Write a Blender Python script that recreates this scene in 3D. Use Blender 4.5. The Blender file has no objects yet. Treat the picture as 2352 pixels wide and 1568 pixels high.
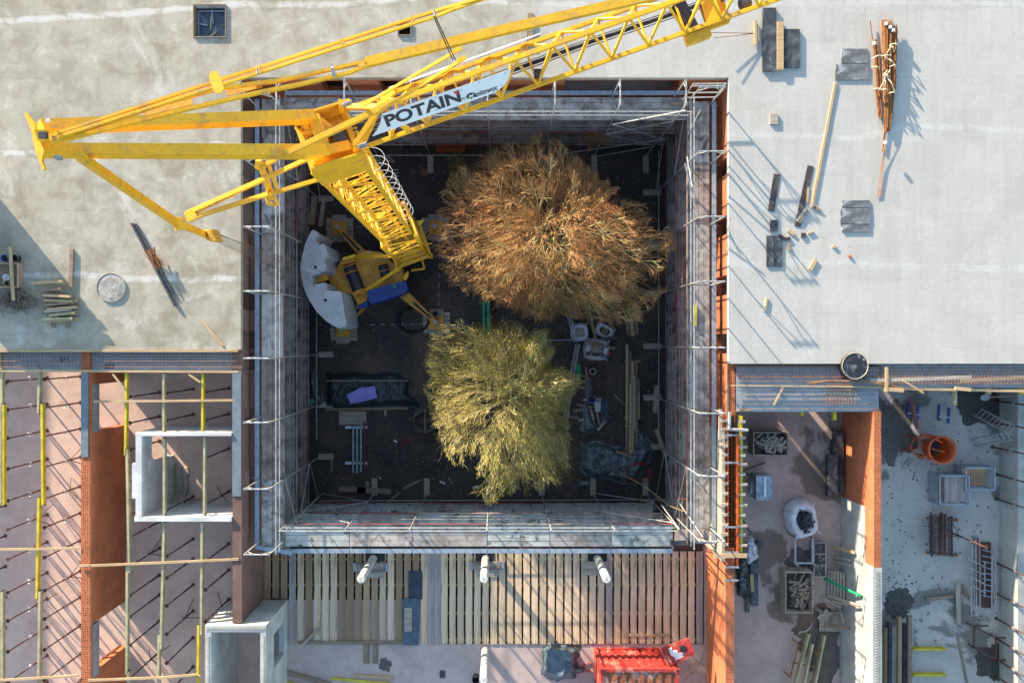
import bpy, bmesh, math, random
from mathutils import Vector, Matrix, noise
R = math.radians
random.seed(7)
sc = bpy.context.scene
col = sc.collection
# ---------------------------------------------------------------- camera, sky, sun, exposure
H, F, U0, V0 = 30.4, 1750.0, 1150.0, 782.0      # camera height above the roof, focal length and plumb point in plan units
cd = bpy.data.cameras.new('camera'); cam = bpy.data.objects.new('camera', cd); col.objects.link(cam)
cam.location = (0, 0, H); cam.rotation_euler = (0, 0, 0)
cd.sensor_width = 36; cd.lens = 36 * F / 2352; cd.shift_x = 26 / 2352; cd.shift_y = -2 / 2352
cd.clip_start = .1; cd.clip_end = 1500
sc.camera = cam
SUN_EL = 10.5
sd = Vector((.63, -.777, 0)).normalized()          # the way shadows fall
w = bpy.data.worlds.new('World'); sc.world = w; w.use_nodes = True
nt = w.node_tree; bg = nt.nodes['Background']
sky = nt.nodes.new('ShaderNodeTexSky'); sky.sky_type = 'NISHITA'; sky.sun_disc = False
sky.sun_elevation = R(SUN_EL); sky.sun_rotation = math.atan2(-sd.x, -sd.y)
sky.air_density = 1.0; sky.dust_density = .6; sky.ozone_density = 1.2
nt.links.new(sky.outputs[0], bg.inputs[0]); bg.inputs[1].default_value = .15
ld = bpy.data.lights.new('sun', 'SUN'); ld.energy = 4.5; ld.angle = R(.5); ld.color = (1, .84, .65)
lo = bpy.data.objects.new('sun', ld); col.objects.link(lo); lo.location = (-40, 50, 40)
dv = Vector((sd.x * math.cos(R(SUN_EL)), sd.y * math.cos(R(SUN_EL)), -math.sin(R(SUN_EL))))
lo.rotation_euler = dv.to_track_quat('-Z', 'Y').to_euler()
sc.view_settings.view_transform = 'Standard'; sc.view_settings.look = 'None'
sc.view_settings.gamma = 1; sc.view_settings.exposure = 1.84
sc.render.engine = 'CYCLES'
try: sc.cycles.max_bounces = 6
except Exception: pass

# ---------------------------------------------------------------- helpers
def P(u, v, z=0.0):                               # plan units on a level z -> metres
    k = (H - z) / F
    return Vector(((u - U0) * k, (V0 - v) * k, z))
def PX(px, z=0.0): return px * (H - z) / F

class MB:
    def __init__(s): s.v = []; s.f = []
    def add(s, vs, fs):
        o = len(s.v); s.v += [Vector(a) for a in vs]; s.f += [tuple(i + o for i in f) for f in fs]; return s
    def box(s, x0, y0, z0, x1, y1, z1):
        if x0 > x1: x0, x1 = x1, x0
        if y0 > y1: y0, y1 = y1, y0
        if z0 > z1: z0, z1 = z1, z0
        return s.add([(x0,y0,z0),(x1,y0,z0),(x1,y1,z0),(x0,y1,z0),(x0,y0,z1),(x1,y0,z1),(x1,y1,z1),(x0,y1,z1)],
              [(3,2,1,0),(4,5,6,7),(0,1,5,4),(1,2,6,5),(2,3,7,6),(3,0,4,7)])
    def bar(s, p, q, w, h=None, up=(0,0,1), w2=None, h2=None):   # rectangular bar from p to q
        p, q = Vector(p), Vector(q); h = h or w; w2 = w2 or w; h2 = h2 or h
        d = (q - p).normalized(); up = Vector(up)
        if abs(d.dot(up)) > .98: up = Vector((1, 0, 0))
        a = d.cross(up).normalized(); b = a.cross(d)
        vs = []
        for c, ww, hh in ((p, w, h), (q, w2, h2)):
            for i, j in ((-1,-1),(1,-1),(1,1),(-1,1)): vs.append(c + a*(i*ww/2) + b*(j*hh/2))
        return s.add(vs, [(0,1,2,3),(7,6,5,4),(0,4,5,1),(1,5,6,2),(2,6,7,3),(3,7,4,0)])
    def tube(s, p, q, r, n=6, r2=None, cap=True):
        p, q = Vector(p), Vector(q); r2 = r if r2 is None else r2
        d = (q - p).normalized(); up = Vector((0,0,1))
        if abs(d.dot(up)) > .95: up = Vector((1, 0, 0))
        a = d.cross(up).normalized(); b = a.cross(d)
        vs = [p + (a*math.cos(t) + b*math.sin(t))*r for t in [2*math.pi*i/n for i in range(n)]]
        vs += [q + (a*math.cos(t) + b*math.sin(t))*r2 for t in [2*math.pi*i/n for i in range(n)]]
        fs = [(i, i+n, (i+1)%n+n, (i+1)%n) for i in range(n)]
        if cap: fs += [tuple(range(n)), tuple(range(2*n-1, n-1, -1))]
        return s.add(vs, fs)
    def path(s, pts, r, n=5):
        for a, b in zip(pts[:-1], pts[1:]): s.tube(a, b, r, n)
        return s
    def prism(s, pts, z0, z1):
        n = len(pts)
        ar = sum(pts[i][0]*pts[(i+1)%n][1]-pts[(i+1)%n][0]*pts[i][1] for i in range(n))
        if ar < 0: pts = pts[::-1]
        vs = [(a[0], a[1], z0) for a in pts] + [(a[0], a[1], z1) for a in pts]
        return s.add(vs, [tuple(range(n-1,-1,-1)), tuple(range(n, 2*n))] + [(i,(i+1)%n,(i+1)%n+n,i+n) for i in range(n)])
    def slabpoly(s, pts, th, nrm):                # polygon in space, thickened along nrm
        nrm = Vector(nrm).normalized(); n = len(pts); pts = [Vector(p) for p in pts]
        return s.add([p - nrm*th/2 for p in pts] + [p + nrm*th/2 for p in pts],
                     [tuple(range(n-1,-1,-1)), tuple(range(n,2*n))] + [(i,(i+1)%n,(i+1)%n+n,i+n) for i in range(n)])
    def lathe(s, cx, cy, prof, n=24, wob=0):
        vs = []; m = len(prof)
        for k in range(n):
            t = 2*math.pi*k/n
            for r, z in prof:
                rr = r*(1+wob*noise.noise((math.cos(t)*1.5, math.sin(t)*1.5, z*2+r)))
                vs.append((cx+rr*math.cos(t), cy+rr*math.sin(t), z))
        fs = [(k*m+i, ((k+1)%n)*m+i, ((k+1)%n)*m+i+1, k*m+i+1) for k in range(n) for i in range(m-1)]
        s.add(vs, fs)
        return s
    def build(s, name, mat, parent=None, smooth=False):
        off = Vector((0,0,0)); p = parent
        while p is not None: off += p.location; p = p.parent
        me = bpy.data.meshes.new(name)
        me.from_pydata([tuple(a - off) for a in s.v], [], s.f); me.update()
        uv = me.uv_layers.new(name='UVMap')
        for pl in me.polygons:
            nx, ny, nz = abs(pl.normal.x), abs(pl.normal.y), abs(pl.normal.z)
            for li in pl.loop_indices:
                c = s.v[me.loops[li].vertex_index]
                uv.data[li].uv = (c.x, c.y) if nz >= nx and nz >= ny else ((c.y, c.z) if nx > ny else (c.x, c.z))
            if smooth: pl.use_smooth = True
        me.materials.append(mat)
        o = bpy.data.objects.new(name, me); col.objects.link(o)
        if parent: o.parent = parent
        return o

def tag(o, label=None, cat=None, group=None, kind=None):
    if label: o['label'] = label
    if cat: o['category'] = cat
    if group: o['group'] = group
    if kind: o['kind'] = kind
    return o
def thing(name, label, cat, loc, group=None, kind=None):
    o = bpy.data.objects.new(name, None); col.objects.link(o); o.location = loc; o.empty_display_size = .2
    return tag(o, label, cat, group, kind)
def one(mb, name, mat, label, cat, group=None, kind=None, smooth=False):   # a thing that is one mesh, origin at its base
    n = len(mb.v); c = Vector((sum(a.x for a in mb.v)/n, sum(a.y for a in mb.v)/n, min(a.z for a in mb.v)))
    o = mb.build(name, mat, None, smooth)
    for a in o.data.vertices: a.co -= c
    o.location = c
    return tag(o, label, cat, group, kind)
def struct(mb, name, mat): return tag(mb.build(name, mat), kind='structure')
def plank(name, u0, v0, u1, v1, wid, z0, h, mat, label, cat='board', group=None, dz=0):
    """a board lying from (u0,v0) to (u1,v1), measured on its top face"""
    a, b = P(u0, v0, z0+h), P(u1, v1, z0+h); L = (b-a).length; m = (a+b)/2
    mb = MB(); mb.box(-L/2, -wid/2, 0, L/2, wid/2, h)
    o = mb.build(name, mat); o.location = (m.x, m.y, z0); o.rotation_euler = (0, dz, math.atan2(b.y-a.y, b.x-a.x))
    return tag(o, label, cat, group)
def sheet(name, u0, v0, u1, v1, z0, h, mat, label, cat='panel', group=None, rz=0):
    a, b = P(u0, v0, z0+h), P(u1, v1, z0+h); m = (a+b)/2
    mb = MB(); mb.box(-abs(b.x-a.x)/2, -abs(b.y-a.y)/2, 0, abs(b.x-a.x)/2, abs(b.y-a.y)/2, h)
    o = mb.build(name, mat); o.location = (m.x, m.y, z0); o.rotation_euler = (0, 0, R(rz))
    return tag(o, label, cat, group)

# ---------------------------------------------------------------- materials
class NT:
    def __init__(s, name):
        s.m = bpy.data.materials.new(name); s.m.use_nodes = True; s.t = s.m.node_tree; s.b = s.t.nodes['Principled BSDF']
    def n(s, typ, **k):
        x = s.t.nodes.new('ShaderNode'+typ)
        for a, b in k.items(): setattr(x, a, b)
        return x
    def l(s, a, b): s.t.links.new(a, b)
    def co(s, kind='Object', scale=(1,1,1), rot=(0,0,0)):
        tc = s.n('TexCoord'); mp = s.n('Mapping'); mp.inputs['Scale'].default_value = scale; mp.inputs['Rotation'].default_value = rot
        s.l(tc.outputs[kind], mp.inputs[0]); return mp.outputs[0]
    def noise(s, vec, scale, det=5, rough=.6, dist=0):
        x = s.n('TexNoise'); x.inputs['Scale'].default_value = scale; x.inputs['Detail'].default_value = det
        x.inputs['Roughness'].default_value = rough; x.inputs['Distortion'].default_value = dist
        s.l(vec, x.inputs['Vector']); return x.outputs['Fac']
    def ramp(s, fac, a, b, lo=0, hi=1):
        x = s.n('MapRange'); x.interpolation_type = 'SMOOTHSTEP'
        for i, vv in enumerate((a, b, lo, hi)): x.inputs[i+1].default_value = vv
        s.l(fac, x.inputs[0]); return x.outputs[0]
    def mix(s, fac, a, b, blend='MIX'):
        x = s.n('Mix', data_type='RGBA', blend_type=blend)
        for sock, val in ((x.inputs[0], fac), (x.inputs[6], a), (x.inputs[7], b)):
            if hasattr(val, 'is_output'): s.l(val, sock)
            elif isinstance(val, (int, float)): sock.default_value = val
            else: sock.default_value = (*val, 1)
        return x.outputs[2]
    def math(s, op, a, b=0):
        x = s.n('Math', operation=op)
        for i, val in enumerate((a, b)):
            if hasattr(val, 'is_output'): s.l(val, x.inputs[i])
            else: x.inputs[i].default_value = val
        return x.outputs[0]
    def bump(s, h, strength=.3, dist=.02):
        x = s.n('Bump'); x.inputs['Strength'].default_value = strength; x.inputs['Distance'].default_value = dist
        s.l(h, x.inputs['Height']); s.l(x.outputs[0], s.b.inputs['Normal'])
    def done(s, colr, rough=.8, metal=0):
        if hasattr(colr, 'is_output'): s.l(colr, s.b.inputs['Base Color'])
        else: s.b.inputs['Base Color'].default_value = (*colr, 1)
        if hasattr(rough, 'is_output'): s.l(rough, s.b.inputs['Roughness'])
        else: s.b.inputs['Roughness'].default_value = rough
        s.b.inputs['Metallic'].default_value = metal
        return s.m

def mat(name, c, c2=None, sc_=4, rough=.8, metal=0, st=(1,1,1), lo=.4, hi=.62, fine=.35, fsc=40, bump=0, bsc=25, c3=None, sc3=1.2, rnd=0):
    t = NT(name); co = t.co('Object', st)
    c2 = c2 or tuple(x*.72 for x in c)
    k = t.mix(t.ramp(t.noise(co, sc_, 6), lo, hi), c, c2)
    if c3: k = t.mix(t.ramp(t.noise(co, sc3, 7, .65, .6), .52, .66), k, c3)
    if fine: k = t.mix(t.ramp(t.noise(co, fsc, 3), .35, .7, 0, fine), k, (.02, .02, .02), 'MIX')
    if rnd:                                       # each board its own tone
        oi = t.n('ObjectInfo'); k = t.mix(t.ramp(oi.outputs['Random'], .25, 1, 0, rnd), k, tuple(x*.45 for x in c)); k = t.mix(t.ramp(oi.outputs['Random'], .3, 0, 0, rnd*.6), k, tuple(min(1, x*1.3) for x in c))
    if bump: t.bump(t.noise(co, bsc, 5), bump, .02)
    return t.done(k, rough, metal)

WD = (.7, 11, 11)
m_pine = mat('fresh_pine', (.50,.36,.20), (.38,.25,.125), 1.6, .75, st=WD, fine=.15)
m_fresh = mat('sawn_pine', (.68,.51,.34), (.57,.42,.27), 1.5, .75, st=(7,.6,7), fine=.15, c3=(.24,.15,.085), sc3=.9, rnd=.35)
m_old = mat('weathered_pine', (.43,.27,.15), (.29,.205,.13), 1.5, .85, st=(7,.6,7), fine=.25, c3=(.30,.17,.08), sc3=.8, rnd=.6)
m_grey = mat('grey_old_wood', (.40,.345,.31), (.28,.24,.215), 1.5, .85, st=(7,.6,7), fine=.25)
m_oldx = mat('old_timber', (.30,.22,.145), (.19,.14,.10), 1.5, .85, st=WD, fine=.25)
m_greyx = mat('grey_timber', (.42,.37,.30), (.28,.245,.20), 1.5, .85, st=WD, fine=.25)
m_deckA = mat('scaffold_board_pale', (.46,.42,.385), (.25,.21,.185), 2.2, .8, st=(1,1,1), fine=.25, c3=(.12,.095,.08), sc3=1.7, rnd=.4)
m_deckB = mat('scaffold_board_brown', (.37,.29,.25), (.20,.15,.125), 2.2, .85, fine=.25, c3=(.09,.07,.055), sc3=2.2, rnd=.4)
m_deckC = mat('scaffold_board_mossy', (.46,.47,.44), (.32,.33,.30), 1.6, .85, fine=.2, c3=(.07,.075,.05), sc3=2.8)
m_yel = mat('yellow_beam', (.62,.50,.03), (.48,.36,.03), 3, .55, fine=.15)
m_pale = mat('faded_beam', (.46,.41,.24), (.32,.29,.16), 2, .75, fine=.2)
m_crane = mat('crane_yellow', (.86,.47,.014), (.74,.37,.014), 1.5, .5, fine=.14, fsc=14, lo=.35, hi=.75, c3=(.58,.33,.06), sc3=2.3)
m_craned = mat('crane_yellow_dirty', (.74,.37,.03), (.58,.28,.03), 2, .5, fine=.35, fsc=10)
m_steel = mat('galvanised_steel', (.42,.44,.46), (.28,.30,.32), 5, .45, .55, fine=.15)
m_rail = mat('scaffold_tube', (.52,.52,.50), (.36,.37,.36), 5, .4, .35, fine=.15)
m_steelb = mat('blue_grey_steel', (.34,.40,.46), (.25,.31,.37), 5, .5, .3, fine=.15)
m_dsteel = mat('dark_steel', (.05,.055,.07), (.09,.09,.10), 4, .5, .4)
m_rust = mat('rusty_rebar', (.33,.135,.035), (.20,.075,.02), 6, .8, st=(1,1,1), fine=.25)
m_prop = mat('prop_paint', (.15,.065,.045), (.08,.045,.04), 5, .6, .2, fine=.3)
m_propi = mat('prop_inner_tube', (.20,.12,.10), (.34,.33,.33), 8, .5, .4)
m_black = mat('black_panel', (.035,.037,.04), (.075,.08,.085), 3, .45, fine=.2, c3=(.17,.18,.18), sc3=2.4)
m_bboard = mat('dark_film_ply', (.045,.032,.032), (.06,.05,.05), 3, .5, fine=.2, c3=(.12,.10,.10), sc3=4)
m_greyp = mat('cement_caked_panel', (.10,.105,.11), (.18,.19,.20), 2.5, .6, fine=.2, c3=(.42,.44,.45), sc3=1.8)
m_white = mat('white_block', (.66,.66,.64), (.58,.58,.57), 2, .9, fine=.1)
m_dark = mat('dark_hole', (.02,.02,.02), (.03,.03,.03), 3, .9)
m_tarpb = mat('blue_grey_tarp', (.085,.12,.15), (.05,.08,.105), 3, .4, fine=.2, fsc=12)
m_tarpk = mat('black_green_tarp', (.022,.036,.04), (.035,.052,.056), 3, .35, fine=.1)
m_tarpc = mat('translucent_sheet_film', (.14,.19,.205), (.055,.085,.095), 3.2, .3, fine=.1, bump=.3, bsc=6)
m_bag = mat('white_woven_bag', (.60,.62,.64), (.48,.50,.53), 4, .75, fine=.12, bump=.4, bsc=8)
m_green = mat('green_plastic', (.01,.28,.12), (.01,.22,.09), 4, .35, fine=.05)
m_orange = mat('orange_paint', (.55,.10,.015), (.42,.07,.012), 4, .45, fine=.2, fsc=12)
m_blue = mat('blue_paint', (.01,.045,.26), (.01,.035,.20), 3, .4, fine=.1)
m_red = mat('red_paint', (.40,.025,.016), (.28,.022,.016), 3, .7, fine=.25, fsc=12, c3=(.40,.15,.11), sc3=2.2)
m_redr = mat('rusty_container_top', (.22,.07,.03), (.36,.12,.05), 2, .75, fine=.3, c3=(.42,.40,.38), sc3=2)
m_redt = mat('red_toe_board', (.22,.05,.045), (.20,.06,.05), 3, .7, fine=.25)
m_col = mat('column_wrap', (.50,.50,.47), (.40,.40,.38), 4, .8, fine=.1)
m_sill = mat('concrete_lintel', (.30,.30,.31), (.22,.22,.23), 3, .85, fine=.15)
m_ballast = mat('ballast_concrete', (.50,.52,.53), (.40,.43,.45), 2.5, .8, fine=.2, bump=.3, bsc=12)
m_memb = mat('grey_membrane', (.15,.19,.22), (.12,.155,.18), 4, .6, fine=.1)
m_purple = mat('lilac_board', (.26,.24,.62), (.22,.21,.54), 2, .6, fine=.05)
m_wht = mat('white_sign', (.72,.76,.80), (.68,.72,.76), 2, .4, fine=.03)
m_ink = mat('black_ink', (.02,.022,.03), (.02,.022,.03), 2, .5, fine=0)
m_redi = mat('red_ink', (.5,.02,.03), (.5,.02,.03), 2, .5, fine=0)
m_teal = mat('teal_print', (.02,.42,.55), (.02,.38,.5), 2, .5, fine=0)
m_silver = mat('silver_foil', (.42,.48,.53), (.26,.31,.36), 4, .3, .5, fine=.1)
m_rope = mat('steel_rope', (.14,.11,.09), (.09,.08,.07), 4, .6, .3)
m_hose = mat('red_hose', (.35,.05,.03), (.28,.04,.03), 4, .5, fine=0)
m_cable = mat('yellow_hose', (.34,.26,.08), (.28,.2,.07), 4, .5, fine=0)
m_tape = mat('pale_string', (.5,.5,.48), (.4,.4,.4), 4, .6, fine=0)
m_strap = mat('pale_strap', (.62,.55,.38), (.5,.42,.28), 8, .7, fine=0)
m_skip = mat('steel_skip', (.16,.14,.12), (.09,.08,.07), 5, .6, .5, fine=.3)
m_pinkspray = mat('pink_spray', (.7,.03,.25), (.6,.03,.2), 6, .7, fine=0)

def concrete_roof():
    t = NT('raked_concrete'); co = t.co('Object')
    big = t.noise(co, .16, 7, .62, .8); mid = t.noise(co, .9, 7, .68, .4); fin = t.noise(co, 7, 6, .7)
    sx = t.n('SeparateXYZ'); t.l(co, sx.inputs[0])
    # the older pour (left) is beige and blotched, the newer one (right) paler
    shift = t.math('ADD', sx.outputs[0], t.math('MULTIPLY', t.math('SUBTRACT', big, .5), 14.0))
    shift = t.math('SUBTRACT', shift, t.math('MULTIPLY', sx.outputs[1], -.0))
    age = t.ramp(shift, -1.5, 4.5)
    old = t.mix(t.ramp(mid, .34, .62), (.25,.22,.155), (.39,.355,.275))
    old = t.mix(t.ramp(t.noise(t.co('Object', (1,.7,1)), .3, 10, .74, .5), .53, .66), old, (.50,.475,.42))
    new = t.mix(t.ramp(mid, .3, .7), (.43,.415,.375), (.475,.46,.42))
    c = t.mix(age, old, new)
    # pour seams: ragged pale lines where laitance dried
    wv = t.n('TexWave', wave_type='BANDS', bands_direction='Y', wave_profile='SIN'); wv.inputs['Scale'].default_value = .06
    wv.inputs['Distortion'].default_value = 3.2; wv.inputs['Detail'].default_value = 7; wv.inputs['Detail Scale'].default_value = .35; wv.inputs['Detail Roughness'].default_value = .62
    t.l(co, wv.inputs['Vector'])
    seam = t.ramp(wv.outputs['Fac'], .991, .9996)
    seam = t.math('MULTIPLY', seam, t.ramp(mid, .38, .56, .15, .8))
    lw = t.noise(t.co('Object', (1,1.5,1)), .21, 8, .6, .3)
    seam = t.math('MAXIMUM', seam, t.math('MULTIPLY', t.ramp(t.math('ABSOLUTE', t.math('SUBTRACT', lw, .53)), .016, .0), t.ramp(mid, .45, .6, 0, .38)))
    c = t.mix(t.math('MULTIPLY', seam, t.ramp(age, 0, 1, .95, .55)), c, (.60,.59,.56))
    # rake strokes: patches combed one way or the other
    br = t.n('TexBrick'); br.inputs['Scale'].default_value = 1; br.inputs['Brick Width'].default_value = 1.9; br.inputs['Row Height'].default_value = 1.35
    br.inputs['Mortar Size'].default_value = .012; br.inputs['Mortar Smooth'].default_value = .6
    br.inputs['Color1'].default_value = (0,0,0,1); br.inputs['Color2'].default_value = (1,1,1,1); br.inputs['Mortar'].default_value = (.5,.5,.5,1)
    dn = t.n('TexNoise'); dn.inputs['Scale'].default_value = .5; t.l(co, dn.inputs['Vector'])
    vm = t.n('VectorMath', operation='MULTIPLY_ADD'); t.l(dn.outputs['Color'], vm.inputs[0]); vm.inputs[1].default_value = (.9,.5,0); t.l(co, vm.inputs[2])
    t.l(vm.outputs[0], br.inputs['Vector'])
    def comb(axis, s_):
        x = t.n('TexWave', wave_type='BANDS', bands_direction=axis); x.inputs['Scale'].default_value = s_
        x.inputs['Distortion'].default_value = 1.2; x.inputs['Detail'].default_value = 2; x.inputs['Detail Scale'].default_value = 1.2
        t.l(co, x.inputs['Vector']); return x.outputs['Fac']
    pick = t.ramp(br.outputs['Color'], .72, .74)
    cb = t.mix(pick, comb('X', 2.7), comb('Y', 2.7))
    hh = t.math('ADD', t.math('MULTIPLY', cb, .16), t.math('MULTIPLY', fin, .7))
    hh = t.math('ADD', hh, t.math('MULTIPLY', t.math('SUBTRACT', 1, br.outputs['Fac']), .15))
    c = t.mix(t.ramp(cb, 0, 1, .035, 0), c, (.12,.115,.10))
    c = t.mix(t.ramp(br.outputs['Fac'], .3, 1, 0, .16), c, (.16,.155,.14))
    c = t.mix(t.ramp(fin, .3, .7, .16, 0), c, (.14,.13,.11))
    c = t.mix(t.ramp(t.noise(co, 5.5, 3, .5), .70, .76, 0, .45), c, (.13,.12,.10))
    c = t.mix(t.ramp(t.noise(co, .55, 9, .72, .2), .56, .74, 0, .35), c, (.25,.235,.20))
    st_ = t.n('TexNoise'); st_.inputs['Scale'].default_value = 1; st_.inputs['Detail'].default_value = 5; t.l(t.co('Object', (3.2,.28,1), (0,0,.03)), st_.inputs['Vector'])
    c = t.mix(t.ramp(st_.outputs['Fac'], .42, .68, .0, .15), c, (.24,.22,.18))
    c = t.mix(t.ramp(br.outputs['Color'], 0, 1, 0, .13), c, (.62,.60,.55))
    t.bump(hh, .45, .012)
    return t.done(c, .92)
m_roof = concrete_roof()

def floor_mat(name, a, b, stain=None):
    t = NT(name); co = t.co('Object')
    c = t.mix(t.ramp(t.noise(co, .55, 7, .65, .5), .38, .66), a, b)
    c = t.mix(t.ramp(t.noise(co, 2.4, 6, .7), .45, .75, 0, .45), c, tuple(x*.6 for x in a))
    c = t.mix(t.ramp(t.noise(co, 22, 3, .7), .6, .7, 0, .7), c, (.05,.045,.04))
    t.bump(t.noise(co, 14, 5), .3, .01)
    if stain: c = t.mix(t.ramp(t.noise(co, .28, 6, .6, .3), .56, .6, 0, .8), c, stain)
    return t.done(c, .85)
m_flA = floor_mat('dusty_pink_screed', (.64,.46,.37), (.52,.37,.30))
m_flB = floor_mat('grey_screed', (.48,.375,.335), (.40,.305,.27))
m_flC = floor_mat('blue_grey_screed', (.48,.455,.41), (.40,.38,.345), (.13,.12,.10))
m_flD = floor_mat('muddy_screed', (.50,.375,.32), (.40,.30,.265), (.13,.095,.07))

def brick_mat(name, a, b, mort, bw=.37, rh=.25, perf=True, bumpy=.3):
    t = NT(name)
    tc = t.n('TexCoord'); uv = tc.outputs['UV']
    br = t.n('TexBrick'); br.inputs['Scale'].default_value = 1; br.inputs['Brick Width'].default_value = bw; br.inputs['Row Height'].default_value = rh
    br.inputs['Mortar Size'].default_value = .006; br.inputs['Bias'].default_value = -.1
    br.inputs['Color1'].default_value = (*a,1); br.inputs['Color2'].default_value = (*b,1); br.inputs['Mortar'].default_value = (*mort,1)
    t.l(uv, br.inputs['Vector'])
    co = t.co('Object')
    c = t.mix(t.ramp(t.noise(co, .9, 7), .38, .66, 0, .75), br.outputs['Color'], tuple(x*.62 for x in a))
    c = t.mix(t.ramp(t.noise(co, 9, 5), .6, .75, 0, .4), c, tuple(min(1,x*1.25) for x in mort))
    if perf:
        g = t.n('NewGeometry'); sx = t.n('SeparateXYZ'); t.l(g.outputs['Normal'], sx.inputs[0])
        vo = t.n('TexVoronoi'); vo.inputs['Scale'].default_value = 11; vo.inputs['Randomness'].default_value = .25; t.l(uv, vo.inputs['Vector'])
        hole = t.math('MULTIPLY', t.ramp(sx.outputs[2], .8, .9), t.ramp(vo.outputs['Distance'], .32, .26))
        c = t.mix(hole, c, (.05,.015,.008))
    t.bump(br.outputs['Fac'], -bumpy, .006)
    return t.done(c, .9)
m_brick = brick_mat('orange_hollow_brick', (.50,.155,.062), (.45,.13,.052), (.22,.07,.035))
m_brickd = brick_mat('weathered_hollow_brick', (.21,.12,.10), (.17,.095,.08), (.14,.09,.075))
m_block = brick_mat('white_aerated_block', (.62,.62,.60), (.57,.57,.555), (.34,.34,.34), .6, .25, False, .25)
m_cblock = brick_mat('grey_white_block', (.47,.48,.46), (.42,.43,.42), (.26,.27,.27), .6, .5, False, .3)

m_cgrey = brick_mat('streaked_grey_block', (.40,.41,.38), (.36,.37,.35), (.25,.26,.26), .6, .5, False, .3)
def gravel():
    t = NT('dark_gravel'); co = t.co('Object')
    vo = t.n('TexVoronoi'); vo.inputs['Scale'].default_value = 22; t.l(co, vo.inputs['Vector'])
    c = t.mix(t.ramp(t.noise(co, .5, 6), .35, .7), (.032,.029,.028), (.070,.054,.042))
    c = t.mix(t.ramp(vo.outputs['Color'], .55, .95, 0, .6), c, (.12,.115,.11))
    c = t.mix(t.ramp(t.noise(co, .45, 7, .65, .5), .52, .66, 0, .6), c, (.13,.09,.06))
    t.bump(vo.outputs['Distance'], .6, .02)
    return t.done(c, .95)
m_grav = gravel()
def earth():
    t = NT('earth_ground'); co = t.co('Object')
    c = t.mix(t.ramp(t.noise(co, .1, 7), .35, .7), (.10,.075,.05), (.16,.13,.09))
    t.bump(t.noise(co, 3, 6), .5, .1)
    return t.done(c, .95)
m_earth = earth()
# ================================================================ the setting
GZ = -7.0
s = MB(); s.add([(-300,-300,GZ-.02),(300,-300,GZ-.02),(300,300,GZ-.02),(-300,300,GZ-.02)], [(0,1,2,3)]); struct(s, 'ground', m_earth)
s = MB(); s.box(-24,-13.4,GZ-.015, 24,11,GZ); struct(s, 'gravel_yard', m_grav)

def cells(xs, ys, skip, z0, z1):
    s = MB(); bm = bmesh.new(); vv = {}
    def V(i, j):
        if (i, j) not in vv: vv[i, j] = bm.verts.new((xs[i], ys[j], z1))
        return vv[i, j]
    for i in range(len(xs)-1):
        for j in range(len(ys)-1):
            cx, cy = (xs[i]+xs[i+1])/2, (ys[j]+ys[j+1])/2
            if not skip(cx, cy): bm.faces.new((V(i,j), V(i+1,j), V(i+1,j+1), V(i,j+1)))
    r = bmesh.ops.extrude_face_region(bm, geom=list(bm.faces))
    for e in r['geom']:
        if isinstance(e, bmesh.types.BMVert): e.co.z = z0
    bmesh.ops.recalc_face_normals(bm, faces=bm.faces)
    bm.verts.index_update()
    s.v = [v.co.copy() for v in bm.verts]; s.f = [tuple(v.index for v in f.verts) for f in bm.faces]; bm.free()
    return s
XL, XR, YT, YB = -10.37, 9.10, 10.49, -9.0        # the courtyard's four sides
xs = [-22.5,-12.25,-10.98,XL,-4.08,-3.6,XR,28]; ys = [-.92,-.36,YT,12.1,12.17,12.64,13.35,22]
def skip(x, y):
    if XL < x < XR and y < YT: return True
    if x < XL and y < -.36: return True
    if -12.25 < x < -10.98 and 12.1 < y < 13.35: return True
    return -4.08 < x < -3.6 and 12.17 < y < 12.64
roof = cells(xs, ys, skip, -.25, 0).build('roof_slab', m_roof)
tag(roof, 'large raked concrete roof slab round the courtyard, beige on the left and paler on the right', 'roof slab')

def floor(x0, x1, y0, y1, m): s = MB(); s.box(x0, y0, -3.25, x1, y1, -3); struct(s, 'floor', m)
floor(-31.6, -10.40, -20, 22, m_flA)
floor(-10.40, 9.3, -20, -13.29, m_flB); floor(8.92, 9.3, -13.29, YB, m_flB)
floor(-10.40, -2.86, -13.29, -11.36, m_flB)
floor(9.3, 15.0, -20, 22, m_flD); floor(15.0, 30, -20, 22, m_flC)
floor(-10.40, 9.3, YT, 22, m_flB)

def wall(axis, a0, a1, p0, p1, z0, z1, ops=()):   # wall pieces round its openings (lo, hi, zlo, zhi)
    s = MB()
    def bx(lo, hi, zl, zh):
        if hi-lo < .01 or zh-zl < .01: return
        if axis == 'x': s.box(lo, p0, zl, hi, p1, zh)
        else: s.box(p0, lo, zl, p1, hi, zh)
    a = a0
    for lo, hi, zl, zh in sorted(ops):
        bx(a, lo, z0, z1); bx(lo, hi, z0, zl); bx(lo, hi, zh, z1); a = hi
    bx(a, a1, z0, z1)
    return s
def W(name, mb, m, label, cat='wall'):
    t = thing(name, label, cat, (sum(v.x for v in mb.v)/len(mb.v), sum(v.y for v in mb.v)/len(mb.v), min(v.z for v in mb.v)))
    mb.build('masonry', m, t); return t
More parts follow.
